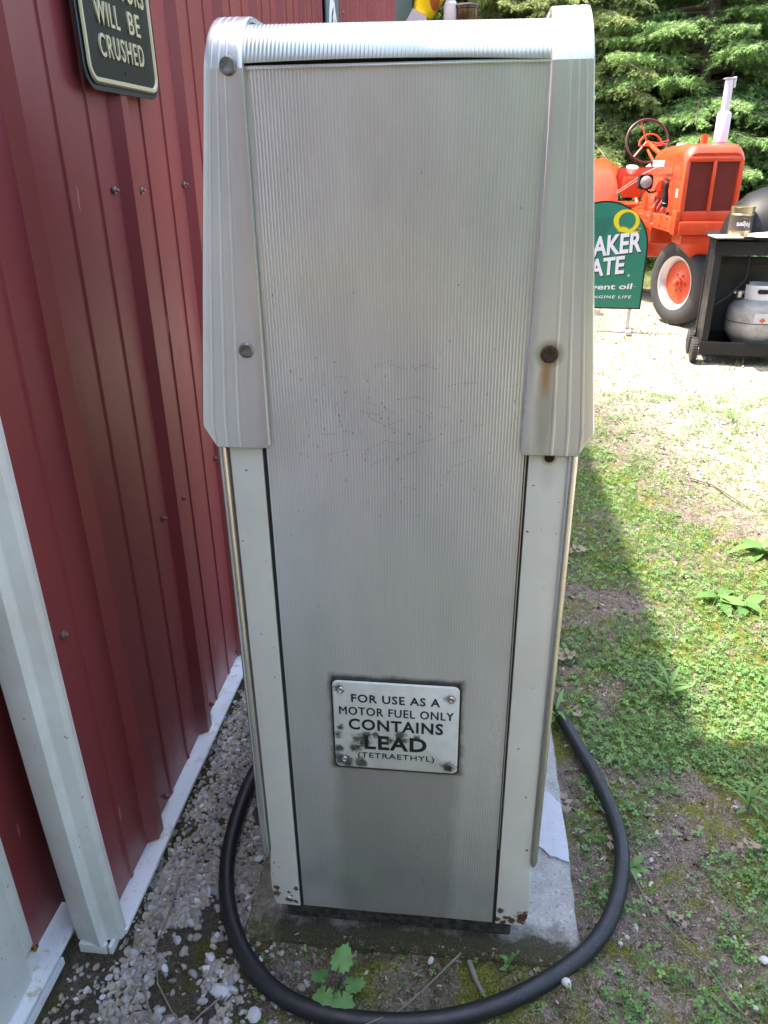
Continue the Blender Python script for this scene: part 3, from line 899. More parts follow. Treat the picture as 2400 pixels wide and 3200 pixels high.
for x, z, mt, r_ in ((-.090, .073, M_steel, .0062), (.091, .066, M_steel, .0062), (-.088, -.073, M_steel, .0055), (.090, -.077, M_rust, .0058)):
    mb = MB(); mb.lathe([(0, .0014), (.0012, .0008), (r_ * .55, .0026), (r_ * .85, .0020), (r_, 0)], 18, Matrix.Translation((x, ty, z)) @ Matrix.Rotation(R(90), 4, 'X'))
    mb.build('screw', mt, plate)
# scratches in the panel: too small to pick apart
sv, sf = [], []
def tick(x, z, dx, dz, w=.0004):
    b = len(sv); l_ = math.hypot(dx, dz) or 1; nx_, nz_ = -dz / l_ * w, dx / l_ * w
    y_ = .9993 - .0005
    for px, pz_ in ((x - nx_, z - nz_), (x + nx_, z + nz_), (x + dx + nx_, z + dz + nz_), (x + dx - nx_, z + dz - nz_)): sv.append((px, y_ + dent(px, pz_) - .00015, pz_))
    sf.append((b, b + 1, b + 2, b + 3))
rr = random.Random(3)
for i in range(95):
    cx, cz = rr.gauss(-.12, .08), rr.gauss(1.06, .06)
    if not (-.27 < cx < .065): continue
    if rr.random() < .7: tick(cx, cz, rr.uniform(-.001, .001), rr.uniform(.001, .003), .0005)
    else:
        a = rr.uniform(-.5, .5)
        for k in range(rr.randint(3, 7)): tick(cx + k * .0043, cz + k * .0043 * math.tan(a), .0014, .0014 * math.tan(a), .0004)
for i in range(30): tick(rr.uniform(-.27, .07), rr.uniform(.3, 1.47), rr.uniform(-.002, .002), rr.uniform(.0005, .003), .0005)
M_scr = Mat('scratch_dirt', (0.09, 0.06, 0.045), .7)
o = stuff(obj('scratches', mesh_np('scratches', sv, sf), M_scr)); o.parent = pump; o.matrix_parent_inverse = PINV

# ------------------------------------------------------------------ slab
rs_ = []
def slab_edge():
    pts = []
    def seg(a, b, n_, j):
        for i in range(n_):
            t = i / n_; p = (a[0] + (b[0] - a[0]) * t, a[1] + (b[1] - a[1]) * t)
            pts.append((p[0] + random.uniform(-j, j), p[1] + random.uniform(-j, j)))
    seg((-.405, .962), (.252, .962), 46, .004); seg((.252, .962), (.250, 1.86), 40, .0022); seg((.25, 1.86), (-.41, 1.86), 12, .003); seg((-.41, 1.86), (-.405, .962), 30, .004)
    return pts
se = slab_edge()
mb = MB()
A = [mb.b.verts.new((p[0] * 1.012, (p[1] - 1.4) * 1.012 + 1.4, -.06)) for p in se]
Bv = [mb.b.verts.new((p[0], p[1], .020 + random.uniform(-.003, .002))) for p in se]
Cv = [mb.b.verts.new((-.08 + (p[0] + .08) * .985, 1.4 + (p[1] - 1.4) * .985, .0275)) for p in se]
n = len(se)
for r1, r2 in ((A, Bv), (Bv, Cv)):
    for i in range(n): mb.b.faces.new((r1[i], r1[(i + 1) % n], r2[(i + 1) % n], r2[i]))
mb.b.faces.new(Cv)
slab = mb.build('concrete_slab', M_concrete, smooth=None)
tag(slab, 'weathered concrete slab with mossy front edge under the fuel pump', 'slab')
pt = [(.172, 1.395), (.180, 1.425), (.200, 1.437), (.225, 1.425), (.247, 1.392), (.2495, 1.33), (.2505, 1.262), (.249, 1.232), (.235, 1.236), (.222, 1.243), (.210, 1.244), (.196, 1.262), (.178, 1.274), (.165, 1.282), (.16, 1.34)]
mb = MB(); mb.prism([(x, y - .035) for x, y in pt], .0268, .0335, axis='z')
M_patch = Mat('pale_patch', (0.62, 0.63, 0.72), .85); M_patch.bump(M_patch.noise(150, 4, .7), .6, .003)
M_patch.color(M_patch.mix(M_patch.ramp(M_patch.noise(200, 2), .66, .7), M_patch.mix(M_patch.noise(40, 4), (0.50, 0.51, 0.57), (0.38, 0.38, 0.42)), (0.25, 0.25, 0.27)))
pp = mb.build('pale_patch', M_patch, slab, smooth=None)

# ------------------------------------------------------------------ hose
hp = [(-.30, 1.80, .06), (-.40, 1.62, .03), (-.47, 1.52, .020), (-.497, 1.411, .019), (-.503, 1.325, .019), (-.499, 1.193, .019), (-.476, 1.086, .019), (-.440, .999, .019), (-.383, .920, .019), (-.322, .869, .019), (-.254, .841, .019), (-.166, .829, .019), (-.053, .836, .019), (.059, .866, .019), (.176, .930, .02), (.272, 1.003, .024), (.330, 1.091, .026), (.366, 1.210, .024), (.374, 1.297, .022), (.361, 1.390, .022), (.337, 1.492, .024), (.308, 1.581, .026), (.277, 1.679, .03), (.24, 1.79, .05), (.17, 1.90, .10)]
cu = bpy.data.curves.new('hose', 'CURVE'); cu.dimensions = '3D'; sp = cu.splines.new('NURBS'); sp.points.add(len(hp) - 1)
for p_, q in zip(sp.points, hp): p_.co = (*q, 1)
sp.use_endpoint_u = True; sp.order_u = 4; cu.bevel_depth = .0165; cu.bevel_resolution = 6; cu.resolution_u = 8
ho = bpy.data.objects.new('hose', cu); COL.objects.link(ho); bpy.context.view_layer.update()
hme = bpy.data.meshes.new_from_object(ho.evaluated_get(bpy.context.evaluated_depsgraph_get())); bpy.data.objects.remove(ho)
hme.polygons.foreach_set('use_smooth', [True] * len(hme.polygons))
hose = tag(obj('hose', hme, M_rubber), 'thick black rubber hose looped on the ground around the foot of the pump', 'hose')
#__PART2__
# ------------------------------------------------------------------ gravel (stuff)
def ico(sub):
    b = bmesh.new(); bmesh.ops.create_icosphere(b, subdivisions=sub, radius=1)
    v = np.array([q.co[:] for q in b.verts]); f = np.array([[w.index for w in q.verts] for q in b.faces]); b.free(); return v, f
ico1, ico2 = ico(1), ico(2)
def stone_templates(base, k, seed):
    out = []
    for i in range(k):
        v, f = base; v = v.copy()
        off = Vector((i * 3.7 + seed, 1.3, 2.2))
        for q in range(len(v)):
            p = Vector(v[q]); v[q] = p * (1 + .33 * noise.noise(p * .9 + off) + .12 * noise.noise(p * 2.3 + off))
        # facet: clip against a few planes
        for j in range(4):
            nrm = Vector(rng.normal(size=3)).normalized(); lim = rng.uniform(.62, .85)
            d = v @ np.array(nrm); over = np.clip(d - lim, 0, None); v = v - over[:, None] * np.array(nrm)
        out.append((v * np.array([1, rng.uniform(.62, .9), rng.uniform(.55, .78)]), f))
    return out
def vnoise(x, y, s, o=0.0):
    return np.array([noise.noise(Vector((a * s + o, b * s - o, o))) for a, b in zip(x, y)])
def fill_stones(name, regions, tmpl, label, cat, mat, lift=.35):
    parts = []
    off = 0
    for (n_, fx, smin, smax, mask) in regions:
        x, y = fx(n_)
        keep = mask(x, y); x, y = x[keep], y[keep]
        s_ = smin * (smax / smin) ** (rng.random(len(x)) ** 2.0)
        z = ground_z(x, y) + s_ * lift * rng.random(len(x))
        which = rng.integers(0, len(tmpl), len(x))
        for t in range(len(tmpl)):
            k = which == t
            if not k.any(): continue
            nn_ = k.sum(); M_ = rot_mats(rng.uniform(0, 6.28, nn_), rng.normal(0, .35, nn_), rng.normal(0, .35, nn_))
            v, f, r = scatter(*tmpl[t], np.stack([x[k], y[k], z[k]], 1), M_, s_[k])
            parts.append((v, f, rng.random(nn_)[r]))
    V_, F2, R2 = merge(parts)
    o = obj(name, mesh_np(name, V_, F2, True, R2), mat)
    o.data.set_sharp_from_angle(angle=R(38))
    return stuff(o, label, cat)
M_stone = Mat('gravel_stone', (0.3, 0.28, 0.26), .8, spec=.3)
r_ = M_stone.attr('rnd')
rm = M_stone.n('ShaderNodeValToRGB'); M_stone.l(r_, rm.inputs[0])
els = rm.color_ramp.elements
cols = [(0, (0.20, 0.17, 0.14)), (.14, (0.34, 0.285, 0.22)), (.3, (0.21, 0.21, 0.225)), (.45, (0.40, 0.36, 0.31)), (.6, (0.26, 0.23, 0.18)), (.75, (0.42, 0.41, 0.43)), (.9, (0.16, 0.135, 0.11)), (.97, (0.64, 0.64, 0.68))]
els[0].position, els[0].color = 0, lin(cols[0][1]); els[1].position, els[1].color = 1, lin(cols[-1][1])
for p_, c_ in cols[1:-1]:
    e = els.new(p_); e.color = lin(c_)
c = M_stone.mix(M_stone.math('MULTIPLY', M_stone.ramp(M_stone.noise(170, 4, .7), .45, .7), .4), rm.outputs[0], (0.15, 0.13, 0.11))
M_stone.color(c); M_stone.bump(M_stone.noise(400, 3, .7), .5, .001)
st2 = stone_templates(ico2, 7, 1.0); st1 = stone_templates(ico1, 5, 5.0)
def rect(x0, x1, y0, y1): return lambda n_: (rng.uniform(x0, x1, n_), rng.uniform(y0, y1, n_))
def strip_mask(x, y):
    mossy = vnoise(x, y, 9.0, 3.1)
    m_ = (x > -.655) & (x < -.34 + .06 * np.sin(y * 5)) & (mossy < .30 + .25 * (x < -.5))
    # moss patches
    for cx, cy, r2 in ((-.505, .865, .055), (-.53, .955, .04), (-.41, .955, .045), (-.62, 1.25, .03), (-.615, 1.42, .028), (-.44, .84, .035), (-.47, 1.02, .035)):
        m_ &= ~(((x - cx) ** 2 + ((y - cy) * 1.2) ** 2 < (r2 * (1 + .6 * mossy)) ** 2) & (rng.random(len(x)) < .93))
    m_ &= ~((x < -.635) & (rng.random(len(x)) < .7))
    return m_
def front_mask(x, y):
    d = vnoise(x, y, 7.0, 8.1)
    return (rng.random(len(x)) < np.clip(.75 - (x + .40) * 2.4, .03, 1)) & (d < .35) & (y < .955)
fill_stones('gravel', [
    (5000, rect(-.70, -.33, .72, 1.15), .0042, .0125, strip_mask), (1800, rect(-.70, -.33, .72, 1.5), .0026, .0045, strip_mask),
    (5600, rect(-.66, -.33, 1.1, 1.7), .0042, .0110, strip_mask),
    (3000, rect(-.66, -.33, 1.7, 2.6), .005, .011, strip_mask),
    (700, rect(-.42, .1, .76, .955), .0035, .0100, front_mask),
    (170, rect(-.78, -.62, .74, .92), .004, .009, lambda x, y: x > -.74),
], st2, 'loose grey and buff gravel lying between the red wall and the pump', 'gravel', M_stone)
def dmask(x, y):
    e = x + .27 * y + .45 * (vnoise(x, y, 2.2, 1.0) + .9) * .5
    return e > 2.05
def lit_mask(x, y): return rng.random(len(x)) < .8
fill_stones('drive_pebbles', [
    (5200, rect(.6, 2.6, 2.2, 5.0), .003, .010, dmask), (4200, rect(.6, 3.4, 5.0, 9.0), .005, .014, dmask),
    (900, rect(.27, 1.1, .8, 3.0), .0025, .0055, lit_mask),
], st1, 'fine pale pebbles over the sunlit dirt drive', 'gravel', M_stone, lift=.1)
# a few single stones one can point at
M_white_stone = Mat('pale_stone', (0.50, 0.49, 0.53), .7); M_white_stone.bump(M_white_stone.noise(120, 4, .7), .5, .003)
M_white_stone.color(M_white_stone.mix(M_white_stone.noise(60, 4), (0.40, 0.38, 0.38), (0.58, 0.57, 0.62)))
for i, (x, y, s_, lab) in enumerate(((-.419, .869, .017, 'pale blocky stone inside the hose bend, beside the green moss'), (-.345, .832, .016, 'rounded grey stone by the hose at the bottom edge of the picture'),
                                     (-.461, .932, .0125, 'flat pinkish stone lying on moss left of the hose'), (-.424, .903, .011, 'small round stone just above the pale blocky stone'),
                                     (.216, .936, .012, 'whitish stone chip between slab corner and hose'), (.600, 1.03, .012, 'white stone in the clover near the right edge of the picture'))):
    v, f = st2[i % 7]
    me = mesh_np('stone', v * s_ * np.array([1, 1, 1.15]), f, True); me.set_sharp_from_angle(angle=R(38))
    tag(obj('stone', me, M_white_stone, None, (x, y, float(ground_z(x, y)) + s_ * .45), (.2 * i, .1, i * 1.3)), lab, 'stone')

# ------------------------------------------------------------------ plants on the ground
M_clover = variated('clover_leaf', (0.095, 0.21, 0.065), (0.23, 0.41, 0.12), .5, .38)
M_grass = variated('grass_blade', (0.105, 0.20, 0.04), (0.28, 0.43, 0.10), .5, .38, c2=(0.33, 0.27, 0.13))
M_mossb = variated('moss_tuft', (0.035, 0.045, 0.010), (0.20, 0.195, 0.045), .8, .2)
M_litter = variated('dead_leaf_litter', (0.09, 0.06, 0.045), (0.34, 0.27, 0.23), .8, .1, c2=(0.5, 0.45, 0.43))
M_weed = variated('weed_leaf', (0.09, 0.20, 0.05), (0.17, 0.32, 0.08), .5, .35)
M_broad = variated('broad_leaf', (0.10, 0.22, 0.07), (0.17, 0.33, 0.10), .5, .30)
M_twig = Mat('twig_bark', (0.13, 0.10, 0.085), .8); M_twig.color(M_twig.mix(M_twig.noise(80, 4), (0.08, 0.065, 0.055), (0.26, 0.22, 0.19)))

# clover: three leaflets on a stalk (triangles only)
def leaflet(a, L, W, z0):
    c_, s_ = cos(a), sin(a)
    pts = [(0, 0, 0), (.35 * L, -.38 * W, .02 * L), (.8 * L, -.5 * W, -.02 * L), (1.0 * L, 0, -.06 * L), (.8 * L, .5 * W, -.02 * L), (.35 * L, .38 * W, .02 * L)]
    return [(x * c_ - y * s_, x * s_ + y * c_, z + z0) for x, y, z in pts]
cv, cf = [], []
for k in range(3):
    b = len(cv); cv += leaflet(k * 2.094, .5, .42, 1.0); cf += [(b, b + 1, b + 2), (b, b + 2, b + 3), (b, b + 3, b + 4), (b, b + 4, b + 5)]
b = len(cv); cv += [(-.02, 0, 0), (.02, 0, 0), (0, 0.01, 1.0)]; cf.append((b, b + 1, b + 2))
bl = [(-.06, 0, 0), (.06, 0, 0), (-.045, .10, .45), (.045, .10, .45), (0, .34, .92)]
bf = [(0, 1, 3), (0, 3, 2), (2, 3, 4)]
sprig, sf_ = [], []
for k in range(7):                                        # small leafy shoot
    a = k * 2.4; zz = .25 + .12 * k; b = len(sprig)
    sprig += [(0, 0, zz), (.22 * cos(a - .35), .22 * sin(a - .35), zz + .08), (.42 * cos(a), .42 * sin(a), zz + .04), (.22 * cos(a + .35), .22 * sin(a + .35), zz + .08)]
    sf_ += [(b, b + 1, b + 2), (b, b + 2, b + 3)]
curl = [(-.5, -.3, .0), (0, -.42, .12), (.5, -.2, .02), (.55, .2, .14), (0, .35, .02), (-.55, .22, .16), (0, 0, .05)]
cf2 = [(6, 0, 1), (6, 1, 2), (6, 2, 3), (6, 3, 4), (6, 4, 5), (6, 5, 0)]

def green(x, y):
    """how green the ground is at x, y (0..1)"""
    n1 = vnoise(x, y, 3.2, 5.0); n2_ = vnoise(x, y, 11.0, 2.0)
    e = x + .27 * y + .45 * n1
    g = np.where(e < .98, .34 + .8 * n1 + .75 * n2_, .85 + .6 * n1 + .3 * n2_)
    g = np.where(e > 1.75, .13 + .8 * np.clip(n2_ - .05, 0, 1) + .4 * np.clip(n1, 0, 1), g)
    g = np.where(x < .30 + .02 * np.sin(y * 9), g * .35, g)
    return np.clip(g, 0.02, 1)
def in_view(x, y):
    # keep what the wide shot and a step to either side can see
    return (x < .62 + .45 * y) & (x > -.9)
def plants(name, specs, TV, TF, label, cat, mat):
    parts = []
    for (n_, reg, s0, s1, dens, tilt, sz) in specs:
        x, y = reg(n_); k = in_view(x, y) & (rng.random(n_) < dens(x, y)); x, y = x[k], y[k]; m_ = len(x)
        s_ = rng.uniform(s0, s1, m_)
        M_ = rot_mats(rng.uniform(0, 6.28, m_), rng.normal(0, tilt, m_), rng.normal(0, tilt, m_))
        scl = np.stack([s_ * sz[0], s_ * sz[1], s_ * sz[2] * rng.uniform(.6, 1.4, m_)], 1)
        zz_ = ground_z(x, y) - .001; zz_ = np.where((y > .962) & (x > -.4) & (x < .25) & (y < 1.86), .0265, zz_)
        v, f, r = scatter(TV, TF, np.stack([x, y, zz_], 1), M_, scl)
        parts.append((v, f, np.clip(rng.random(m_) * .9 + .1 * rng.random(m_), 0, 1)[r]))
    V_, F2, R2 = merge(parts)
    return stuff(obj(name, mesh_np(name, V_, F2, False, R2), mat), label, cat)
R_near, R_mid, R_far = rect(.27, 1.35, .72, 2.0), rect(.26, 1.9, 2.0, 5.0), rect(.3, 4.5, 5.0, 12.5)
fr_ = lambda x, y: np.where((y < .95) | (x < -.41), .8, 0) * np.where((x > -.36), 1, .25)
plants('clover', [(12000, R_near, .009, .019, green, .35, (1, 1, 1.1)), (21000, R_mid, .010, .020, lambda x, y: green(x, y) * .8, .35, (1, 1, 1.1)),
                  (2600, R_far, .02, .035, lambda x, y: green(x, y) * .5, .3, (1, 1, .8)), (60, rect(-.3, .25, .78, .95), .008, .014, lambda x, y: x * 0 + 1, .3, (1, 1, 1.2))],
       np.array(cv), np.array(cf), 'low clover carpeting the ground right of the hose', 'clover', M_clover)
plants('grass', [(26000, R_near, .018, .045, lambda x, y: green(x, y) * .9, .55, (.5, 1, 1)), (60000, R_mid, .02, .042, lambda x, y: green(x, y) * 1.0, .5, (.55, 1, 1)),
                 (34000, R_far, .03, .065, lambda x, y: np.clip(green(x, y) * 1.1 + sstep(9.0, 11, y), 0, 1), .4, (.8, 1, 1)), (120, rect(-.66, .25, .78, .95), .01, .022, lambda x, y: x * 0 + 1, .5, (.5, 1, 1))],
       np.array(bl), np.array(bf), 'thin short grass on the shaded verge and the sunlit drive', 'grass', M_grass)
plants('creeping_weeds', [(7000, R_near, .011, .024, green, .6, (1, 1, .8)), (9000, R_mid, .014, .028, green, .5, (1, 1, .8)), (170, rect(-.4, .25, .77, .95), .008, .018, lambda x, y: x * 0 + 1, .4, (1, 1, 1))],
       np.array(sprig), np.array(sf_), 'tiny creeping weeds with oval leaves', 'weeds', M_clover)
def mossd(x, y):
    return np.clip(vnoise(x, y, 6.0, 9.0) * 3.0 + .25, 0, 1)
plants('moss', [(26000, rect(.26, .9, .74, 3.2), .0025, .0075, mossd, .5, (1.6, 1, 1)),
                (34000, rect(-.41, .26, .86, .995), .002, .0065, lambda x, y: np.clip(mossd(x, y) + (y > .93) * .7, 0, 1) * np.where(y > .97, .55, 1), .5, (1.6, 1, 1)),
                (9000, rect(-.66, -.38, .76, 1.5), .002, .0065, lambda x, y: np.clip(sum(np.exp(-((x - a) ** 2 + (y - b) ** 2) / r2 ** 2) for a, b, r2 in ((-.505, .865, .055), (-.53, .955, .04), (-.41, .955, .045), (-.62, 1.25, .03), (-.615, 1.42, .03), (-.44, .84, .035), (-.47, 1.02, .035))) * 1.4, 0, 1), .5, (1.6, 1, 1))],
       np.array(bl), np.array(bf), 'low green and ochre moss between gravel, slab and clover', 'moss', M_mossb)
plants('leaf_litter', [(11000, R_near, .003, .017, lambda x, y: 1 - .5 * green(x, y), .5, (1, 1, 1)), (12000, R_mid, .004, .02, lambda x, y: np.clip(1.1 - green(x, y), 0, 1) * np.where(x < 1.1, 1, .3), .5, (1, 1, 1)),
                       (1100, rect(-.4, .25, .77, .985), .004, .011, lambda x, y: x * 0 + 1, .5, (1, 1, 1)), (120, rect(-.75, -.4, .76, 1.1), .004, .008, lambda x, y: x * 0 + 1, .5, (1, 1, 1))],
       np.array(curl), np.array(cf2), 'brown crumbled dead leaves and bark bits on the ground', 'leaf litter', M_litter)
# clover heads
ch = scatter(ico1[0] * np.array([1, 1, .8]), ico1[1], np.stack([*(lambda p: (p[:, 0], p[:, 1], ground_z(p[:, 0], p[:, 1]) + .022))(np.array([(.395, 1.19), (.375, 1.20), (.345, 1.045), (.33, 1.03), (.62, .96), (.55, .93), (.70, 1.2), (.68, 2.1), (.75, 2.4)]))], 1), rot_mats(np.zeros(9), np.zeros(9), np.zeros(9)), np.full(9, .0055))
M_head = Mat('clover_bloom', (0.55, 0.56, 0.48), .7); M_head.bump(M_head.noise(900, 2), 1, .004)
stuff(obj('clover_blooms', mesh_np('clover_blooms', ch[0], ch[1], False), M_head), 'small white clover heads beside the hose', 'clover blooms')

# single plants
def blade_leaf(L, W, bend, segs=6, fold=.15, wavy=0.0, lobes=0):
    vv, ff = [], []
    for i in range(segs + 1):
        t = i / segs
        w = W * math.sin(pi * min(1, t * .93 + .04)) ** .8 * (1 + wavy * sin(i * 2.7))
        x = L * (t - .12 * bend * t * t); z = bend * L * (-t * t) * .6
        vv += [(x, -w / 2, z + fold * w), (x, 0, z), (x, w / 2, z + fold * w)]
    for i in range(segs):
        a = i * 3; ff += [(a, a + 1, a + 4, a + 3), (a + 1, a + 2, a + 5, a + 4)]
    return np.array(vv), np.array(ff)
def lobed_leaf(Rr):
    prof_ = [(180, .18), (168, .62), (150, .60), (140, .78), (122, .62), (112, .84), (95, .70), (80, .92), (62, .76), (50, .98), (32, .84), (18, 1.02), (8, .98), (0, 1.22)]
    pts = [(Rr * r * cos(R(a)), Rr * r * sin(R(a)) * .82) for a, r in prof_] + [(Rr * r * cos(R(-a)), Rr * r * sin(R(-a)) * .82) for a, r in prof_[::-1][1:-1]]
    vv = [(0, 0, 0)] + [(x, y, .10 * Rr * math.sin(4 * math.atan2(y, x)) - .18 * abs(y)) for x, y in pts]
    n = len(pts); ff = [(0, i + 1, (i + 1) % n + 1) for i in range(n)]
    return np.array(vv), np.array(ff)
def leaf_mesh(v, f, rnd): return mesh_np('leaf', v, f, True, np.full(len(v), rnd))
M_broad.bump(M_broad.noise(180, 3), .4, .002)
# vine seedling in front of the pump
se_ = thing('vine_seedling', 'young vine seedling with big toothed light green leaves in front of the pump', 'seedling', (-.205, .868, 0))
for (x, y, z, s_, az, tl, rn) in ((.012, .034, .070, .030, 75, -15, .9), (-.030, .022, .052, .022, 150, 12, .15), (-.022, -.004, .045, .030, 250, 26, .7), (.030, -.014, .044, .031, 285, 28, .35), (.038, .022, .040, .024, 20, 10, .2)):
    v, f = lobed_leaf(s_); v = v + np.array([s_ * .45, 0, 0])
    lf_ = obj('leaf', leaf_mesh(v, f, rn), M_broad, se_, (x * .55, y * .55, z), (R(random.uniform(-12, 12)), R(tl), R(az)))
    mb = MB(); mb.tube([(0, 0, 0), (x * .25, y * .3, z * .6), (x * .55, y * .55, z)], .0011, 5); mb.build('stem', M_weed, se_)
def weed(x, y, nleaf, L, W, el, label, name='weed', mat=None, h=.02, seed=0):
    r0 = random.Random(seed)
    t = thing(name, label, 'weed', (x, y, float(ground_z(x, y))), r0.uniform(0, 6))
    for k in range(nleaf):
        v, f = blade_leaf(L * r0.uniform(.7, 1.1), W * r0.uniform(.8, 1.1), r0.uniform(.3, .9), wavy=.06)
        zz = h * (k / max(1, nleaf - 1))
        obj('leaf', leaf_mesh(v, f, r0.random()), mat or M_weed, t, (0, 0, zz), (R(r0.uniform(-15, 15)), -R(r0.uniform(el - 15, el + 15)), k * 2.4))
    mb = MB(); mb.tube([(0, 0, 0), (0, 0, h)], .0012, 5); mb.build('stem', M_weed, t)
weed(.262, 1.66, 9, .075, .012, 35, 'narrow leaved weed growing over the hose beside the pump', h=.07, seed=1)
weed(.425, 1.506, 1, .075, .030, 82, 'single upright rounded leaf standing in the shade right of the hose', seed=2)
weed(.592, 1.83, 9, .085, .013, 40, 'narrow leaved weed at the edge of the sunlight', h=.05, seed=3)
weed(.388, 1.212, 6, .045, .016, 28, 'small fresh green weed with broad leaves right against the hose bend', h=.025, seed=4)
weed(1.16, 2.76, 7, .13, .055, 30, 'large pale dock plant in full sun at the right edge', h=.03, seed=5)
weed(.885, 2.37, 4, .10, .042, 18, 'broad leaves lying flat in the sunlit clover', h=.02, seed=6)
weed(.955, 2.33, 5, .09, .045, 25, 'second broad leaved dock beside the flat leaves', h=.02, seed=7)
weed(.690, 1.42, 8, .06, .010, 45, 'sunlit spiky weed in the last patch of light at the right edge', h=.05, seed=8)
weed(.612, 2.60, 2, .09, .022, 12, 'long bright green leaf lying in the shade near the pump', h=.01, seed=9)
weed(.11, .968 - .02, 6, .022, .009, 40, 'tiny three stemmed weed at the front of the slab', h=.03, seed=10)
weed(1.52, 4.4, 12, .12, .010, 50, 'tuft of darker grass out on the drive', h=.02, seed=11)

# dead oak leaves
def oak(L):
    side = [(0, .015), (.12, .02), (.20, .15), (.27, .17), (.32, .10), (.42, .14), (.48, .27), (.56, .29), (.61, .17), (.70, .17), (.76, .25), (.83, .22), (.87, .13), (.95, .09), (1.0, .0)]
    pts = [(x * L, y * L) for x, y in side] + [(x * L, -y * L) for x, y in side[::-1][1:-1]]
    vv = [(x, y, .35 * abs(y) + .10 * L * sin(x / L * 5)) for x, y in pts] + [(x * L, 0, .10 * L * sin(x * 5)) for x in (.3, .5, .7)]
    n = len(pts); ff = []
    k3 = n
    cpt = lambda x: k3 + (0 if x < .4 * L else 1 if x < .62 * L else 2)
    for i in range(n):
        a, b_ = i, (i + 1) % n
        ff.append((a, b_, cpt((pts[a][0] + pts[b_][0]) / 2)))
    return np.array(vv), np.array(ff)
M_dead = Mat('dead_oak_leaf', (0.30, 0.22, 0.16), .7); M_dead.color(M_dead.mix(M_dead.noise(70, 4), (0.13, 0.09, 0.065), (0.34, 0.25, 0.19)))
for i, (x, y, L, az, lab) in enumerate(((.262, 1.345, .075, 100, 'curled tan oak leaf leaning against the slab'), (.345, 1.255, .065, 60, 'dead oak leaf lying across the outside of the hose'), (.395, 2.67, .09, 20, 'dead oak leaf in the shade near the edge of the sunlight'),
                                       (.37, 2.0, .085, 200, 'grey brown oak leaf beside the lower chrome strip of the pump'), (.47, 1.08, .05, 130, 'dark dead leaf in the clover right of the hose'), (.62, 1.29, .06, 10, 'pinkish dead leaf on the shaded moss at the right'), (.305, 1.75, .06, 300, 'small dead leaf where the hose goes behind the pump'))):
    v, f = oak(L)
    tag(obj('dead_leaf', mesh_np('dead_leaf', v, f, False), M_dead, None, (x, y, float(ground_z(x, y)) + .012), (R(12 * (-1) ** i), R(-14), R(az))), lab, 'dead leaf')
# twigs
def twig(pts, r_, label):
    P = [(x, y, float(ground_z(x, y)) + z) for x, y, z in pts]
    for i in range(1, len(P) - 1): P[i] = (P[i][0] + random.uniform(-.003, .003), P[i][1] + random.uniform(-.003, .003), P[i][2])
    rs2 = [r_ * (1 - .5 * i / len(P)) for i in range(len(P))]
    mb = MB(); mb.tube(P, rs2, 7); return tag(mb.build('twig', M_twig, smooth=60), label, 'twig')
twig([(-.582, 1.103, .012), (-.566, 1.005, .014), (-.569, .935, .014), (-.539, .867, .016), (-.49, .819, .014), (-.457, .79, .010)], .0022, 'long bent grey twig lying on the gravel left of the hose')
twig([(-.574, .876, .012), (-.546, .831, .014), (-.515, .785, .014)], .0026, 'short straight twig on the gravel at the bottom left')
twig([(-.410, .853, .016), (-.435, .823, .014), (-.457, .792, .012)], .0020, 'thin twig crossing the moss beside the hose')
twig([(.023, .950, .035), (-.04, .90, .025), (-.083, .855, .03), (-.13, .822, .045), (-.20, .79, .03)], .0021, 'thin bare twig reaching over the hose in front of the pump')
twig([(.038, .951, .012), (.053, .925, .012), (.071, .898, .010)], .0055, 'stubby thick stick lying in front of the slab')
twig([(.374, 1.215, .03), (.404, 1.10, .02), (.48, 1.009, .02), (.512, .939, .02), (.56, .88, .02)], .0018, 'thin dry stem running through the clover right of the hose')
twig([(1.077, 3.542, .012), (1.155, 3.44, .014), (1.236, 3.196, .012)], .006, 'pale stick lying in the sun on the drive')
twig([(.433, 1.997, .016), (.523, 1.964, .02), (.63, 1.942, .012)], .0022, 'straight dry stem on the shaded moss near the light edge')
twig([(.30, 1.45, .02), (.36, 1.33, .03), (.42, 1.29, .02)], .0015, 'wiry stem lying against the right side of the hose')

# ------------------------------------------------------------------ roadside oil sign
sgn = thing('oil_sign', 'green arched QUAKER STATE oil sign on metal legs beside the tractor', 'sign', (1.08, 6.95, 0), R(-5))
hw = .372
arch = [(-hw, .20), (hw, .20), (hw, .70)] + [(hw * cos(R(a)), .70 + hw * sin(R(a))) for a in range(6, 180, 6)] + [(-hw, .70)]
def inset(k): return [(x * (1 - k / hw), .63 + (z - .63) * (1 - k / .44)) for x, z in arch]
mb = MB(); mb.prism(arch, -.012, .030); mb.build('frame', M_black, sgn)
mb = MB(); mb.prism(inset(.013), -.016, -.010); mb.build('sign_face', M_green_sign, sgn)
for sx in (-1, 1):
    mb = MB(); mb.box(sx * .285 - .014, sx * .285 + .014, 0, .022, .03, .21); mb.box(sx * .285 - .02, sx * .285 + .02, -.14, .16, 0.002, .028); mb.build('leg', M_silver, sgn)
SX = (R(90), 0, 0)
def srot(a): return (Matrix.Rotation(R(90), 4, 'X') @ Matrix.Rotation(R(a), 4, 'Z')).to_euler()
ys = -.0165
text(sgn, 'OUAKER', (-.300 + .008, ys + .0003, .598 - .009), srot(7), .625, .165, M_ink, extr=.0004, offset=.03, shear=.12)
text(sgn, 'OUAKER', (-.300, ys - .0005, .598), srot(7), .625, .165, M_sign_white, extr=.0006, offset=.03, shear=.12)
mb = MB(); mb.prism([(-.235, .645), (-.21, .645), (-.19, .590), (-.215, .585)], ys - .0011, ys - .0005); mb.build('lettering', M_sign_white, sgn)
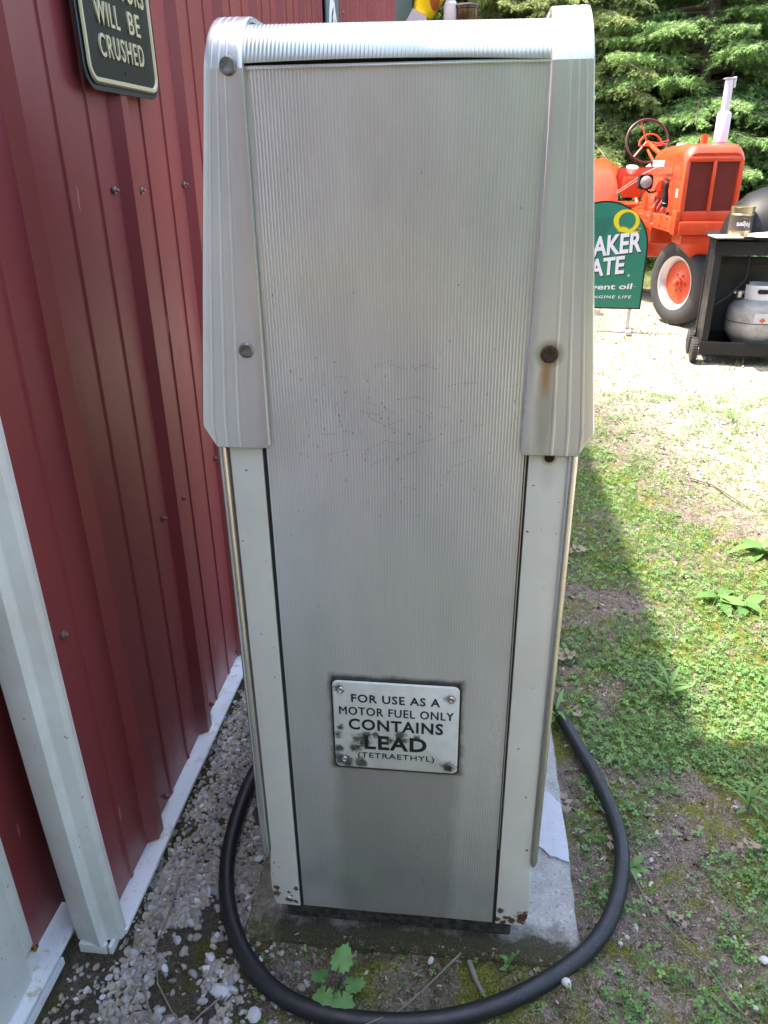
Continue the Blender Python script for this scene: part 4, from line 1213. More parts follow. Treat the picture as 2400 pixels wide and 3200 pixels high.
text(sgn, 'STATE', (-.240 + .008, ys + .0003, .442 - .009), srot(7), .455, .148, M_ink, extr=.0004, offset=.03, shear=.12)
text(sgn, 'STATE', (-.240, ys - .0005, .442), srot(7), .455, .148, M_sign_white, extr=.0006, offset=.03, shear=.12)
text(sgn, 'intelligent oil', (-.300, ys, .335), srot(2), .585, .062, M_sign_white, offset=.018, shear=.08)
text(sgn, 'LONGER ENGINE LIFE', (-.33, ys, .282), srot(1), .615, .024, M_sign_white, offset=.012, shear=.15, space=1.2)
text(sgn, '®', (.232, ys, .470), srot(7), .022, .022, M_sign_white)
text(sgn, 'TM', (.275, ys, .850), srot(5), .024, .011, M_sign_white)
text(sgn, 'TM', (.292, ys, .385), srot(5), .016, .008, M_sign_white)
for k in range(10):
    z_ = .985 - k * .0175; x0, x1 = -.22 - .0 * k, .115 - .012 * k
    mb = MB(); mb.prism([(x0, z_ - .085), (x1, z_ - .030), (x1, z_ - .026), (x0, z_ - .081)], ys - .0003, ys + .0006); mb.build('stripe', M_gold_line, sgn)
# the big Q: tilted ring with a tail
mb = MB()
def ell(cx, cz, a, b_, tilt, t): 
    x, z = a * cos(t), b_ * sin(t); return (cx + x * cos(tilt) - z * sin(tilt), cz + x * sin(tilt) + z * cos(tilt))
N_ = 40
def qring(mb, d, o_, i_, y0, y1):
    ro = [ell(.175, .915, .104 + d, .088 + d, -.25, 2 * pi * k / N_) for k in range(N_)]; ri = [ell(.180, .916, .070 - d, .070 - d, -.3, 2 * pi * k / N_) for k in range(N_)]
    V4 = [[mb.b.verts.new((p[0], y, p[1])) for p in l_] for l_, y in ((ro, y1), (ro, y0), (ri, y0), (ri, y1))]
    for A, B in zip(V4, V4[1:]):
        for k in range(N_): mb.b.faces.new((A[k], A[(k + 1) % N_], B[(k + 1) % N_], B[k]))
qring(mb, .005, 0, 0, ys - .0008, ys); mb.prism([(0.105, 0.835), (0.145, 0.879), (0.185, 0.869), (0.220, 0.843), (0.290, 0.839), (0.282, 0.823), (0.210, 0.817), (0.170, 0.821)], ys - .0008, ys)
mb.build('emblem', Mat('orange_print', (0.55, 0.14, 0.01), .5), sgn)
mb = MB(); qring(mb, .0, 0, 0, ys - .0014, ys - .0008); mb.prism([(0.110, 0.837), (0.145, 0.871), (0.180, 0.863), (0.217, 0.838), (0.278, 0.835), (0.270, 0.826), (0.210, 0.822), (0.170, 0.826)], ys - .0015, ys - .0009)
mb.build('emblem', M_yellow_print, sgn)

# ------------------------------------------------------------------ tractor (forward = -Y, origin below the grille)
tra = thing('tractor', 'orange vintage row crop tractor with tall silver exhaust stack and mesh grille', 'tractor', (1.915, 7.0, 0), R(4))
def sec(y, hw_, ztop, zbot, r_, n=7):
    pts = [(hw_, y, zbot)]
    for i in range(n + 1):
        a = R(90 * i / n); pts.append((hw_ - r_ + r_ * cos(a), y, ztop - r_ + r_ * sin(a)))
    for i in range(n + 1):
        a = R(90 + 90 * i / n); pts.append((-hw_ + r_ + r_ * cos(a), y, ztop - r_ + r_ * sin(a)))
    pts.append((-hw_, y, zbot)); return pts
mb = MB(); mb.loft([sec(.012, .195, 1.395, 1.36, .03), sec(.002, .222, 1.420, 1.30, .075), sec(.018, .234, 1.452, 1.23, .10), sec(.045, .238, 1.472, 1.23, .105), sec(.09, .240, 1.485, 1.23, .095), sec(.30, .238, 1.492, 1.23, .095), sec(.32, .225, 1.480, 1.23, .09), sec(.33, .235, 1.488, 1.22, .10), sec(.75, .225, 1.482, 1.22, .11), sec(1.02, .205, 1.468, 1.20, .115), sec(1.10, .19, 1.445, 1.20, .11)], closed=False)
mb.build('hood', M_orange, tra)
gf = MB()
gf.box(-.236, -.192, .0, .29, .90, 1.37, .022); gf.box(.192, .236, .0, .29, .90, 1.37, .022); gf.box(-.236, .236, .002, .28, .90, .985, .02)
gf.box(-.212, .212, -.003, .05, 1.352, 1.40, .02)
gf.build('grille_frame', M_orange, tra)
gf = MB(); gf.box(-.014, .014, -.006, .02, .98, 1.36, .004); gf.build('grille_bar', M_orange, tra)
M_grille = Mat('grille_mesh', (0.11, 0.012, 0.006), .55)
def gridmesh():
    mb = MB(); vs, fs = [], []
    for (x0, x1) in ((-.192, -.014), (.014, .192)):
        st = .0155
        for k in range(-30, 34):
            for sgn_ in (1, -1):
                pts = []
                for t in np.linspace(0, 1, 2):
                    z = .985 + t * .37; x = k * st + sgn_ * (t * .37) * .75 + (x0 if True else 0)
                    pts.append((x, z))
                (xa, za), (xb, zb) = pts
                # clip to x0..x1
                t0, t1 = 0, 1
                dx = xb - xa
                for lim, sg in ((x0, 1), (x1, -1)):
                    da, db = (xa - lim) * sg, (xb - lim) * sg
                    if da < 0 and db < 0: t0, t1 = 1, 0; break
                    if da < 0: t0 = max(t0, da / (da - db))
                    if db < 0: t1 = min(t1, da / (da - db))
                if t0 >= t1: continue
                p0 = (xa + dx * t0, za + .37 * t0); p1 = (xa + dx * t1, za + .37 * t1)
                w = .0022; b = len(vs)
                vs += [(p0[0] - w, .016, p0[1]), (p0[0] + w, .016, p0[1]), (p1[0] + w, .016, p1[1]), (p1[0] - w, .016, p1[1])]; fs.append((b, b + 1, b + 2, b + 3))
    return mesh_np('grille_mesh', vs, fs)
M_mesh = Mat('grille_wire', (0.26, 0.022, 0.010), .5)
gmsh = obj('grille_mesh', gridmesh(), M_mesh, tra); gmsh['kind'] = 'stuff'
mb = MB(); mb.box(-.192, .192, .05, .08, .975, 1.40); mb.build('radiator_core', Mat('radiator_dark', (0.03, 0.008, 0.006), .7), tra)
# side plates with arched opening
for sx in (-1, 1):
    mb = MB()
    pts = [(.29, .96), (.29, 1.235), (1.10, 1.235), (1.10, 1.08), (.86, 1.08)] + [(.60 + .26 * cos(R(a)), 1.02 + .185 * sin(R(a))) for a in range(20, 181, 16)] + [(.36, .96)]
    mb.prism(pts, sx * .226, sx * .232, axis='x'); mb.build('side_panel', M_orange, tra)
text(tra, 'ALLIS-CHALMERS', (-.2415, .93, 1.315), (R(90), 0, R(-90)), .36, .052, M_sign_white, name='lettering', extr=.0015, offset=.03, shear=.15)
mb = MB(); mb.prism([(.30, 1.262), (1.06, 1.262), (1.06, 1.272), (.30, 1.272)], -.236, -.244, axis='x'); mb.build('trim_bead', M_orange, tra)
mb = MB(); mb.prism([(.10, 1.085), (.15, 1.085), (.15, 1.15), (.10, 1.15)], -.2365, -.238, axis='x'); mb.build('decal', M_sign_white, tra)
# engine
en = MB(); en.box(-.14, .14, .36, 1.05, .80, 1.10, .02); en.box(-.12, .12, .40, 1.02, 1.10, 1.20, .02)
for k in range(4): en.tube([(-.14, .48 + k * .14, 1.05), (-.19, .48 + k * .14, .96), (-.17, .48 + k * .14, .88)], .022, 8)
eng = en.build('engine', M_orange, tra)
mb = MB(); mb.lathe([(0, .0), (.045, 0), (.048, .03), (.042, .035), (.042, .15), (.05, .155), (.05, .18), (.015, .19), (.015, .21), (.055, .215), (.052, .225), (0, .23)], 18, Matrix.Translation((-.215, .46, 1.0)) @ Matrix.Rotation(R(10), 4, 'X')); mb.build('air_filter', M_black, tra)
mb = MB(); mb.cyl((-.20, .38, .93), (-.20, .62, .90), .03); mb.cyl((-.18, .52, .98), (-.20, .47, .82), .016); mb.tube([(-.15, .7, 1.0), (-.22, .62, .93), (-.2, .5, .88), (-.14, .42, .9)], .009, 8)
mb.build('carburettor', Mat('greasy_metal', (0.10, 0.07, 0.06), .4, .6), eng)
# frame rails with bolts
for sx in (-1, 1):
    mb = MB(); mb.box(sx * .245 - .012, sx * .245 + .012, -.02, 1.45, .81, .935, .006); mb.box(sx * .25 - .02, sx * .25 + .02, -.03, .08, .80, .99, .008); rl = mb.build('frame_rail', M_orange, tra)
    if sx < 0:
        for yb, zb in ((.08, .9), (.08, .84), (.22, .915), (.24, .84), (.40, .92), (.42, .85), (.66, .92), (.68, .84), (.86, .90), (.9, .85), (1.1, .9)):
            mb = MB(); mb.cyl((-.257, yb, zb), (-.270, yb, zb), .011, n=6); mb.build('bolt', M_steel if yb > .5 else M_orange, rl)
mb = MB(); mb.box(-.235, .235, -.05, .22, .80, .905, .012); mb.box(-.20, .20, -.02, .24, .72, .80, .02)
mb.loft([[(-.17, 0, .72), (.17, 0, .72), (.17, .24, .72), (-.17, .24, .72)], [(-.04, .16, .60), (.16, .16, .60), (.20, .46, .60), (0, .46, .60)], [(.11, .40, .40), (.22, .40, .40), (.22, .52, .40), (.11, .52, .40)]])
mb.cyl((0, -.052, .86), (0, -.058, .86), .02, n=16)
mb.build('front_pedestal', M_orange, tra)
fa = MB(); fa.cyl((.17, .47, .55), (.17, .47, .36), .045); fa.tube([(.02, .405, .36), (.32, .55, .36)], .028, 12); fa.build('front_axle', M_orange, tra)
def tyre_mesh(Ro, Ri, W, n=64, ribs_=4):
    prof_ = []
    pr_ = [(Ri, -W * .36), (Ri + .012, -W * .44), ((Ri + Ro) / 2, -W * .5), (Ro - .03, -W * .46), (Ro - .012, -W * .38)]
    tr = []
    for k in range(ribs_ * 4 + 1):
        t = -W * .34 + W * .68 * k / (ribs_ * 4); d = .008 if k % 4 == 2 else 0
        tr.append((Ro - d - .006 * (t / (W * .34)) ** 2, t))
    pr_ += tr + [(Ro - .012, W * .38), (Ro - .03, W * .46), ((Ri + Ro) / 2, W * .5), (Ri + .012, W * .44), (Ri, W * .36), (Ri, 0)]
    return pr_
def wheel(par, name, loc, rz, Ro, Ri, W, lug=False):
    w = bpy.data.objects.new(name, None); COL.objects.link(w); w.parent = par; w.location = loc; w.rotation_euler = (0, R(90), rz) if False else (0, 0, rz)
    T = Matrix.Rotation(R(90), 4, 'Y')
    mb = MB(); mb.lathe(tyre_mesh(Ro, Ri, W), 56, T, closed=True); mb.build('tyre', M_tyre, w, smooth=50)
    mb = MB(); mb.lathe([(Ri + .004, -W * .42), (Ri + .012, -W * .46), (Ri - .004, -W * .44), (Ri - .018, -W * .30), (Ri - .035, -W * .18), (Ri - .035, W * .18), (Ri - .018, W * .30), (Ri - .004, W * .44), (Ri + .012, W * .46), (Ri + .004, W * .42)], 48, T, closed=True); mb.build('rim', M_silver, w, smooth=50)
    mb = MB(); mb.lathe([(0, -.085), (.018, -.083), (.028, -.078), (.030, -.05), (.045, -.045), (.05, -.03), (Ri * .55, -.012), (Ri - .04, -.02), (Ri - .034, .0), (0, .02)], 40, T)
    for k in range(6):
        a = k * pi / 3; mb.cyl((-.02, .075 * cos(a), .075 * sin(a)), (-.035, .075 * cos(a), .075 * sin(a)), .009, n=6)
    mb.build('hub', M_orange, w, smooth=40)
    return w
wheel(tra, 'front_wheel', (-.015, .36, .36), R(20), .37, .222, .17)
wheel(tra, 'front_wheel', (.34, .50, .36), R(200), .37, .222, .17)
# rear end
mb = MB(); mb.box(-.16, .16, 1.05, 1.5, .62, 1.08, .05); mb.box(-.20, .20, 1.5, 2.5, .45, .95, .06); mb.tube([(-.60, 2.30, .62), (.60, 2.30, .62)], .075, 14); mb.build('transmission', M_orange, tra)
for sx in (-1, 1):
    w = wheel(tra, 'rear_wheel', (sx * .66, 2.32, .60), R(0 if sx < 0 else 180), .61, .36, .28)
    mb = MB(); secs = []
    for i in range(13):
        a = R(20 + 150 * i / 12); rr_ = .70
        y_, z_ = 2.30 - rr_ * cos(a), .66 + rr_ * sin(a)
        ir = .38
        yi, zi = 2.30 - ir * cos(a), .66 + ir * sin(a)
        x_in, x_out = sx * .34, sx * .68
        secs.append([(x_in, yi, zi), (x_in, y_, z_), (x_in + sx * .05, 2.30 - (rr_ + .03) * cos(a), .66 + (rr_ + .03) * sin(a)), (x_out, 2.30 - (rr_ + .01) * cos(a), .66 + (rr_ + .01) * sin(a)), (x_out, 2.30 - (rr_ - .02) * cos(a), .66 + (rr_ - .02) * sin(a)), (x_in + sx * .04, 2.30 - (rr_ - .0) * cos(a), .66 + (rr_) * sin(a)), (x_in + sx * .01, yi, zi)])
    mb.loft(secs); mb.build('fender', M_orange, tra, smooth=40)
mb = MB(); mb.box(-.34, .34, 1.62, 2.05, .93, .96, .01); mb.box(-.33, -.05, 1.60, 1.63, 1.02, 1.22, .02); mb.box(-.30, .34, 2.0, 2.03, 1.05, 1.30, .03); mb.build('platform', M_orange, tra)
mb = MB(); secs = []
for i in range(7):
    t = i / 6; secs.append([(x_, 2.32 + .30 * t, 1.10 + .12 * t * t + .10 * (x_ / .2) ** 2 + dz) for x_, dz in [(-.2, 0), (-.1, 0), (0, 0), (.1, 0), (.2, 0), (.2, .012), (.1, .012), (0, .012), (-.1, .012), (-.2, .012)]])
mb.loft(secs); mb.tube([(0, 2.2, .9), (0, 2.4, 1.08)], .02, 8); mb.build('seat', M_orange, tra)
mb = MB(); mb.tube([(0, .95, 1.28), (0, 2.08, 1.53)], .022, 10); mb.tube([(-.05, 1.0, 1.10), (-.02, 1.98, 1.46)], .013, 8); mb.build('steering_column', M_orange, tra)
WM = Matrix.Translation((0, 2.12, 1.545)) @ Matrix.Rotation(R(72), 4, 'X')
sw = MB(); sw.torus(.215, .014, WM, 40, 8); so_ = sw.build('steering_wheel', Mat('wheel_rim_brown', (0.06, 0.012, 0.010), .4), tra, smooth=60)
for k in range(3):
    a = R(90 + 120 * k + 20); mb = MB(); p0, p1 = WM @ Vector((0, 0, -.02)), WM @ Vector((.21 * cos(a), .21 * sin(a), 0)); mb.tube([p0, p1], .008, 8); mb.build('spoke', M_orange, so_)
QM = Matrix.Translation((0, 1.98, 1.50)) @ Matrix.Rotation(R(72), 4, 'X')
mb = MB(); mb.torus(.115, .009, QM, 22, 6, 0, pi); mb.tube([QM @ Vector((-.115, 0, 0)), QM @ Vector((.115, 0, 0))], .008, 6); mb.tube([QM @ Vector((0, 0, 0)), QM @ Vector((0.19, .05, .0))], .006, 6); mb.build('throttle_quadrant', M_orange, tra)
# exhaust, caps
mb = MB(); mb.lathe([(0, 1.47), (.030, 1.47), (.056, 1.50), (.056, 1.71), (.050, 1.722), (.034, 1.732), (.032, 1.96), (0, 1.96)], 24, Matrix.Translation((.135, .36, 0))); ex = mb.build('exhaust_stack', Mat('exhaust_silver', (0.58, 0.50, 0.55), .45, .35), tra)
mb = MB(); mb.box(.095, .18, .325, .40, 1.962, 1.972, .003); mb.box(.165, .185, .34, .38, 1.90, 1.98, .004); mb.build('rain_flap', M_silver, ex)
mb = MB(); mb.cyl((.03, .44, 1.47), (.03, .44, 1.56), .030); mb.build('filler_neck', M_orange, tra)
mb = MB(); mb.lathe([(0, .03), (.035, .025), (.042, .0), (0, 0)], 18, Matrix.Translation((-.05, .80, 1.478))); mb.build('fuel_cap', M_silver, tra)
hl = MB(); hl.prism(rrect(-.062, .062, -.062, .062, .03), -.02, .05); lo = hl.build('headlight', M_black, tra, loc=(-.345, .72, 1.19))
hl = MB(); hl.lathe([(0, .016), (.03, .013), (.05, .004), (.052, 0), (0, 0)], 24, Matrix.Translation((0, -.021, 0)) @ Matrix.Rotation(R(90), 4, 'X')); hl.build('lens', M_glass, lo)
hl = MB(); hl.tube([(0, .03, -.05), (.06, .05, -.09), (.12, .05, -.08)], .01, 6); hl.build('bracket', M_black, lo)
hl = MB(); hl.lathe([(0, .07), (.03, .06), (.055, .02), (.058, 0), (0, 0)], 20, Matrix.Translation((-.33, 1.30, 1.31)) @ Matrix.Rotation(R(200), 4, 'X')); hl.build('work_lamp', M_silver, tra)
mb = MB(); mb.tube([(-.36, 2.1, 1.0), (-.35, 1.5, 1.12), (-.30, .95, 1.26), (-.22, .7, 1.33)], .005, 6); mb.tube([(-.38, 2.1, .98), (-.36, 1.5, 1.09), (-.31, .95, 1.23)], .004, 6); mb.build('cable', M_silver, tra)
mb = MB(); mb.tube([(-.30, .95, 1.25), (-.34, .9, .95)], .004, 6); mb.build('cable', M_black, tra)

# ------------------------------------------------------------------ gas grill
gr = thing('gas_grill', 'black gas grill cart with lid and side shelf at the right edge', 'grill', (1.70, 5.8, 0), R(-9))
for (x, y) in ((0, 0), (0, .42), (1.0, 0), (1.0, .42)):
    mb = MB(); mb.box(x - .022, x + .022, y - .018, y + .018, .10, .86, .004); mb.build('leg', M_black, gr)
mb = MB(); mb.box(-.01, 1.02, -.01, .43, .085, .12, .006); mb.box(-.03, 1.04, -.03, -.012, .08, .17, .004); mb.box(.02, 1.0, .40, .425, .12, .17); mb.build('bottom_shelf', M_black, gr)
mb = MB(); mb.box(-.03, 1.05, -.025, -.005, .77, .86, .006); mb.box(-.02, 1.02, .0, .43, .79, .86, .01); mb.box(-.02, 1.02, .40, .415, .66, .72, .004); mb.build('front_rail', M_black, gr)
mb = MB(); mb.box(-.06, .20, -.05, .46, .872, .892, .008); mb.build('side_shelf', M_black, gr)
mb = MB(); mb.loft([[(.02, .40, .15), (.98, .40, .15), (.98, .41, .60), (.62, .41, .64), (.40, .41, .70), (.02, .41, .70)], [(.02, .415, .15), (.98, .415, .15), (.98, .425, .60), (.62, .425, .64), (.40, .425, .70), (.02, .425, .70)]]); mb.build('back_sheet', Mat('grey_panel', (0.035, 0.035, 0.035), .6), gr)
mb = MB(); mb.box(-.015, -.009, .0, .42, .12, .80, 0); mb.build('side_sheet', M_black, gr)
mb = MB(); mb.tube([(.03, .05, .42), (.12, .08, .48), (.22, .1, .60), (.22, .12, .76)], .008, 8); mb.build('gas_hose', M_black, gr)
prof_ = [(.03, .86), (.02, .90), (.03, .97), (.08, 1.06), (.16, 1.14), (.27, 1.19), (.38, 1.21), (.48, 1.17), (.53, 1.05), (.54, .90), (.52, .86)]
secs = []
for xx, k in ((.02, .12), (.05, .42), (.10, .66), (.17, .84), (.26, .95), (.38, 1.0), (.7, 1.0), (1.1, 1.0)):
    secs.append([(xx, .20 + (p[0] * .9 - .24) * (k * .6 + .4), .86 + (p[1] - .86) * k) for p in prof_])
mb = MB(); mb.loft(secs)
mb.build('lid', Mat('lid_black', (0.006, 0.006, 0.007), .5, spec=.3), gr)
def gw_(x, y):
    w = MB(); w.lathe([(.02, -.022), (.06, -.024), (.084, -.02), (.09, -.012), (.09, .012), (.084, .02), (.06, .024), (.02, .022)], 36, Matrix.Translation((x, y, .09)) @ Matrix.Rotation(R(90), 4, 'Y'), closed=True)
    for k in range(30):
        a = 2 * pi * k / 30; w.box(x - .018, x + .018, -.003, .003, -.003, .003, 0, None) if False else None
    wo_ = w.build('wheel', M_tyre, gr)
    mb = MB()
    for k in range(30):
        a = 2 * pi * k / 30; Mx = Matrix.Translation((x, y, .09)) @ Matrix.Rotation(a, 4, 'X')
        mb.box(-.016, .016, -.004, .004, .088, .094, 0, Mx)
    mb.build('tread', M_tyre, wo_, smooth=None)
    mb = MB(); mb.lathe([(0, -.026), (.018, -.025), (.022, -.02), (.022, .02), (0, .026)], 16, Matrix.Translation((x, y, .09)) @ Matrix.Rotation(R(90), 4, 'Y')); mb.build('hub', M_black, wo_)
gw_(-.055, .06); gw_(-.055, .38)
mb = MB(); mb.tube([(-.05, .06, .09), (1.0, .06, .09)], .006, 8); mb.build('axle', M_steel, gr)
# propane tank (lifts out)
tk = thing('propane_tank', 'dirty white propane tank standing inside the black grill cart', 'gas tank', (2.075, 5.95, .122), R(-6))
tk.scale = (1.3, 1.3, 1.08)
M_tank = Mat('tank_paint', (0.52, 0.52, 0.50), .45); M_tank.color(M_tank.mix(M_tank.ramp(M_tank.noise(14, 5, .7), .4, .65), (0.40, 0.39, 0.36), (0.25, 0.24, 0.20)))
mb = MB(); mb.lathe([(0, .01), (.09, .01), (.10, .0), (.105, .0), (.105, .02), (.13, .045), (.150, .09), (.153, .13), (.153, .20), (.147, .25), (.12, .29), (.07, .312), (0, .318)], 40); mb.build('tank_body', M_tank, tk, smooth=50)
mb = MB(); mb.torus(.1535, .0022, Matrix.Translation((0, 0, .165)), 40, 6); mb.build('weld_seam', M_rust, tk)
mb = MB()
col_ = []
for i in range(17):
    a = R(200 + 280 * i / 16); col_.append([(.082 * cos(a), .082 * sin(a), .305), (.086 * cos(a), .086 * sin(a), .40), (.089 * cos(a), .089 * sin(a), .40), (.085 * cos(a), .085 * sin(a), .305)])
mb.loft(col_); mb.build('collar', M_sign_white, tk)
mb = MB(); mb.prism(rrect(-.03, .03, -.014, .014, .012), -.093, -.088); mb.build('handle_hole', M_dark, tk, loc=(.0, 0, .362))
mb = MB(); mb.cyl((0, 0, .31), (0, 0, .36), .018); mb.cyl((-.0, 0, .345), (-.14, -.02, .345), .012); mb.cyl((-.11, -.02, .355), (-.11, -.02, .315), .02); mb.cyl((-.05, 0, .345), (-.08, 0, .345), .024); mb.build('valve', M_steel, tk)
mb = MB(); mb.loft([[(.1545 * sin(R(a)), -.1545 * cos(R(a)), z) for a in (-14, 0, 14, 28, 42)] for z in (.17, .235)], cap=False, closed=False); mb.build('paper_label', Mat('label_grey', (0.50, 0.50, 0.49), .6), tk)
mb = MB(); a = R(2); mb.prism([(-.017, 0), (0, -.017), (.017, 0), (0, .017)], -.0015, 0, M=Matrix.Translation((.1556 * sin(a), -.1556 * cos(a), .19)) @ Matrix.Rotation(a, 4, 'Z')); mb.build('hazard_diamond', Mat('label_red', (0.55, 0.10, 0.05), .6), tk)
# coffee can, upside down
can = thing('coffee_can', 'empty coffee can with upside down lettering on the grill shelf', 'can', (1.815, 5.80, .893), R(-3))
can.scale = (1, 1, 1.14)
M_can = Mat('can_metal', (0.50, 0.42, 0.24), .32, .9); M_can.color(M_can.mix(M_can.ramp(M_can.noise(25, 4, .7), .4, .7), (0.56, 0.48, 0.30), (0.34, 0.24, 0.12)))
M_canp = Mat('can_print', (0.10, 0.085, 0.07), .35, .4)
mb = MB(); mb.lathe([(0, .002), (.072, .002), (.0775, 0), (.0775, .004), (.0755, .006), (.0755, .120), (.0775, .122), (.0775, .126), (.0755, .128), (.0755, .162), (.0775, .164), (.0775, .168), (.073, .168), (.073, .164), (0, .163)], 40); mb.build('can_body', M_can, can)
mb = MB(); mb.loft([[(.0760 * sin(R(a)), -.0760 * cos(R(a)), z) for a in range(-80, 81, 8)] for z in (.035, .118)], cap=False, closed=False); mb.build('printed_band', M_canp, can)
tme = text(can, 'Folgers', (0, 0, 0), (0, 0, 0), .088, .036, M_sign_white, extr=.0004, offset=.01, shear=.1)
n = len(tme.data.vertices); co = np.zeros(n * 3, np.float32); tme.data.vertices.foreach_get('co', co); co = co.reshape(-1, 3)
u_, v_, w_ = -(co[:, 0] - .044), .090 - co[:, 1] + .0, .0764 + co[:, 2]
th = u_ / .0764; co2 = np.stack([w_ * np.sin(th), -w_ * np.cos(th), v_], 1)
tme.data.vertices.foreach_set('co', co2.astype(np.float32).ravel()); tme.data.update()
tme2 = text(can, 'COFFEE', (-.022, -.0768, .102), (R(90), R(180), 0), .03, .006, M_can, extr=.0003); tme2.location = (.015, -.0772, .108)
# white bag and papers on the shelf
mb = MB()
for (x0, x1, y0, y1, z0, z1, a) in ((1.625, 1.80, 5.64, 5.86, .893, .899, -8),):
    mb.box(x0, x1, y0, y1, z0, z1, .002)
tag(mb.build('white_tray', Mat('white_plastic', (0.75, 0.77, 0.75), .4)), 'thin white tray sticking out under the coffee can', 'tray')
bpy.data.objects['white_tray'].location = (0, 0, 0)
mb = MB(); mb.loft([[(1.84, 5.70, .90), (1.90, 5.66, .896), (2.05, 5.68, .897), (2.06, 5.78, .897), (1.86, 5.8, .898)], [(1.845, 5.705, .915), (1.90, 5.665, .925), (2.03, 5.69, .915), (2.05, 5.775, .925), (1.87, 5.79, .912)]])
tag(mb.build('cloth', Mat('white_cloth', (0.78, 0.78, 0.8), .7)), 'folded white cloth on the grill beside the coffee can', 'cloth')

# ------------------------------------------------------------------ rack beyond the barn corner
rk = thing('post_rack', 'dark green post with a high shelf beyond the end of the red wall', 'rack', (-.70, 8.0, 0))
M_postg = Mat('dark_green_paint', (0.03, 0.05, 0.035), .5)
mb = MB(); mb.box(-.09, .09, -.09, .09, 0, 2.9, .01); mb.build('post', M_postg, rk)
mb = MB(); mb.box(.09, .85, -.18, .18, 2.42, 2.46, .006); mb.tube([(.09, 0, 1.9), (.7, 0, 2.42)], .025, 8); mb.build('shelf', M_postg, rk)
M_yel = Mat('yellow_enamel', (0.80, 0.52, 0.01), .35)
ed2 = M_yel.ramp(M_yel.math('ADD', M_yel.dist((.125, -.12, .10), (1.4, .3, .75)), M_yel.math('MULTIPLY', M_yel.noise(60, 4, .8), .07)), .095, .10, (1, 1, 1), (0, 0, 0))
M_yel.color(M_yel.mix(ed2, (0.80, 0.52, 0.01), (0.35, 0.08, 0.01)))
yb = thing('yellow_bucket', 'bright yellow tilted bucket with rusty streaks on the high shelf behind the pump', 'bucket', (-.535, 8.0, 2.56), 0)
mb = MB(); mb.lathe([(0, 0), (.085, 0), (.10, .02), (.155, .26), (.17, .29), (.165, .30), (.15, .28), (.095, .03), (0, .02)], 36, Matrix.Rotation(R(24), 4, 'Y')); mb.build('bucket_body', M_yel, yb, smooth=50)
mb = MB(); mb.torus(.16, .006, Matrix.Rotation(R(24), 4, 'Y') @ Matrix.Translation((0, 0, .29)) @ Matrix.Rotation(R(80), 4, 'X'), 20, 6, 0, pi); mb.build('handle', M_steel, yb)
mb = MB(); mb.prism([(-.69, 2.462), (-.46, 2.462), (-.485, 2.535), (-.60, 2.60)], 7.86, 8.08)
tag(mb.build('wedge_block', Mat('pinkish_grey', (0.42, 0.34, 0.35), .6)), 'pinkish grey wedge propping up the yellow bucket', 'block')
mb = MB(); mb.lathe([(0, 0), (.055, 0), (.06, .01), (.06, .17), (.045, .19), (.045, .21), (0, .21)], 24)
tag(mb.build('white_jar', Mat('jar_white', (0.6, 0.5, 0.48), .4), loc=(-.275, 7.95, 2.461)), 'whitish jar between the yellow bucket and the brown pot', 'jar')
pt_ = thing('brown_pot', 'dark brown metal pot with a lid on the high shelf behind the pump', 'pot', (-.135, 7.98, 2.461))
mb = MB(); mb.lathe([(0, 0), (.10, 0), (.105, .01), (.105, .13), (.112, .135), (.112, .145), (0, .15)], 32); mb.build('pot_body', Mat('brown_metal', (0.10, 0.05, 0.025), .25, .7), pt_)
mb = MB(); mb.lathe([(.116, .145), (.116, .158), (.10, .170), (.03, .180), (0, .18)], 32); mb.build('lid', Mat('brown_lid', (0.05, 0.03, 0.02), .3, .5), pt_)

# ------------------------------------------------------------------ yellow box added behind the viewer so the aluminium mirrors some yellow
dm = thing('reflection_box', 'yellow box added out of view to put a yellow reflection in the pump', 'box', (-.54, -.78, .90))
M_boxy = Mat('box_yellow', (0.92, 0.62, 0.02), .4)
mb = MB(); mb.box(-.125, .145, -.17, .17, 0, .20, .01); mb.build('box_body', M_boxy, dm)
mb = MB(); mb.box(-.13, .15, -.175, .175, .201, .215, .004); mb.build('box_lid', M_boxy, dm)
mb = MB(); mb.tube([(.145, -.03, .10), (.16, -.02, .10), (.16, .02, .10), (.145, .03, .10)], .004, 6); mb.build('latch', M_steel, dm)

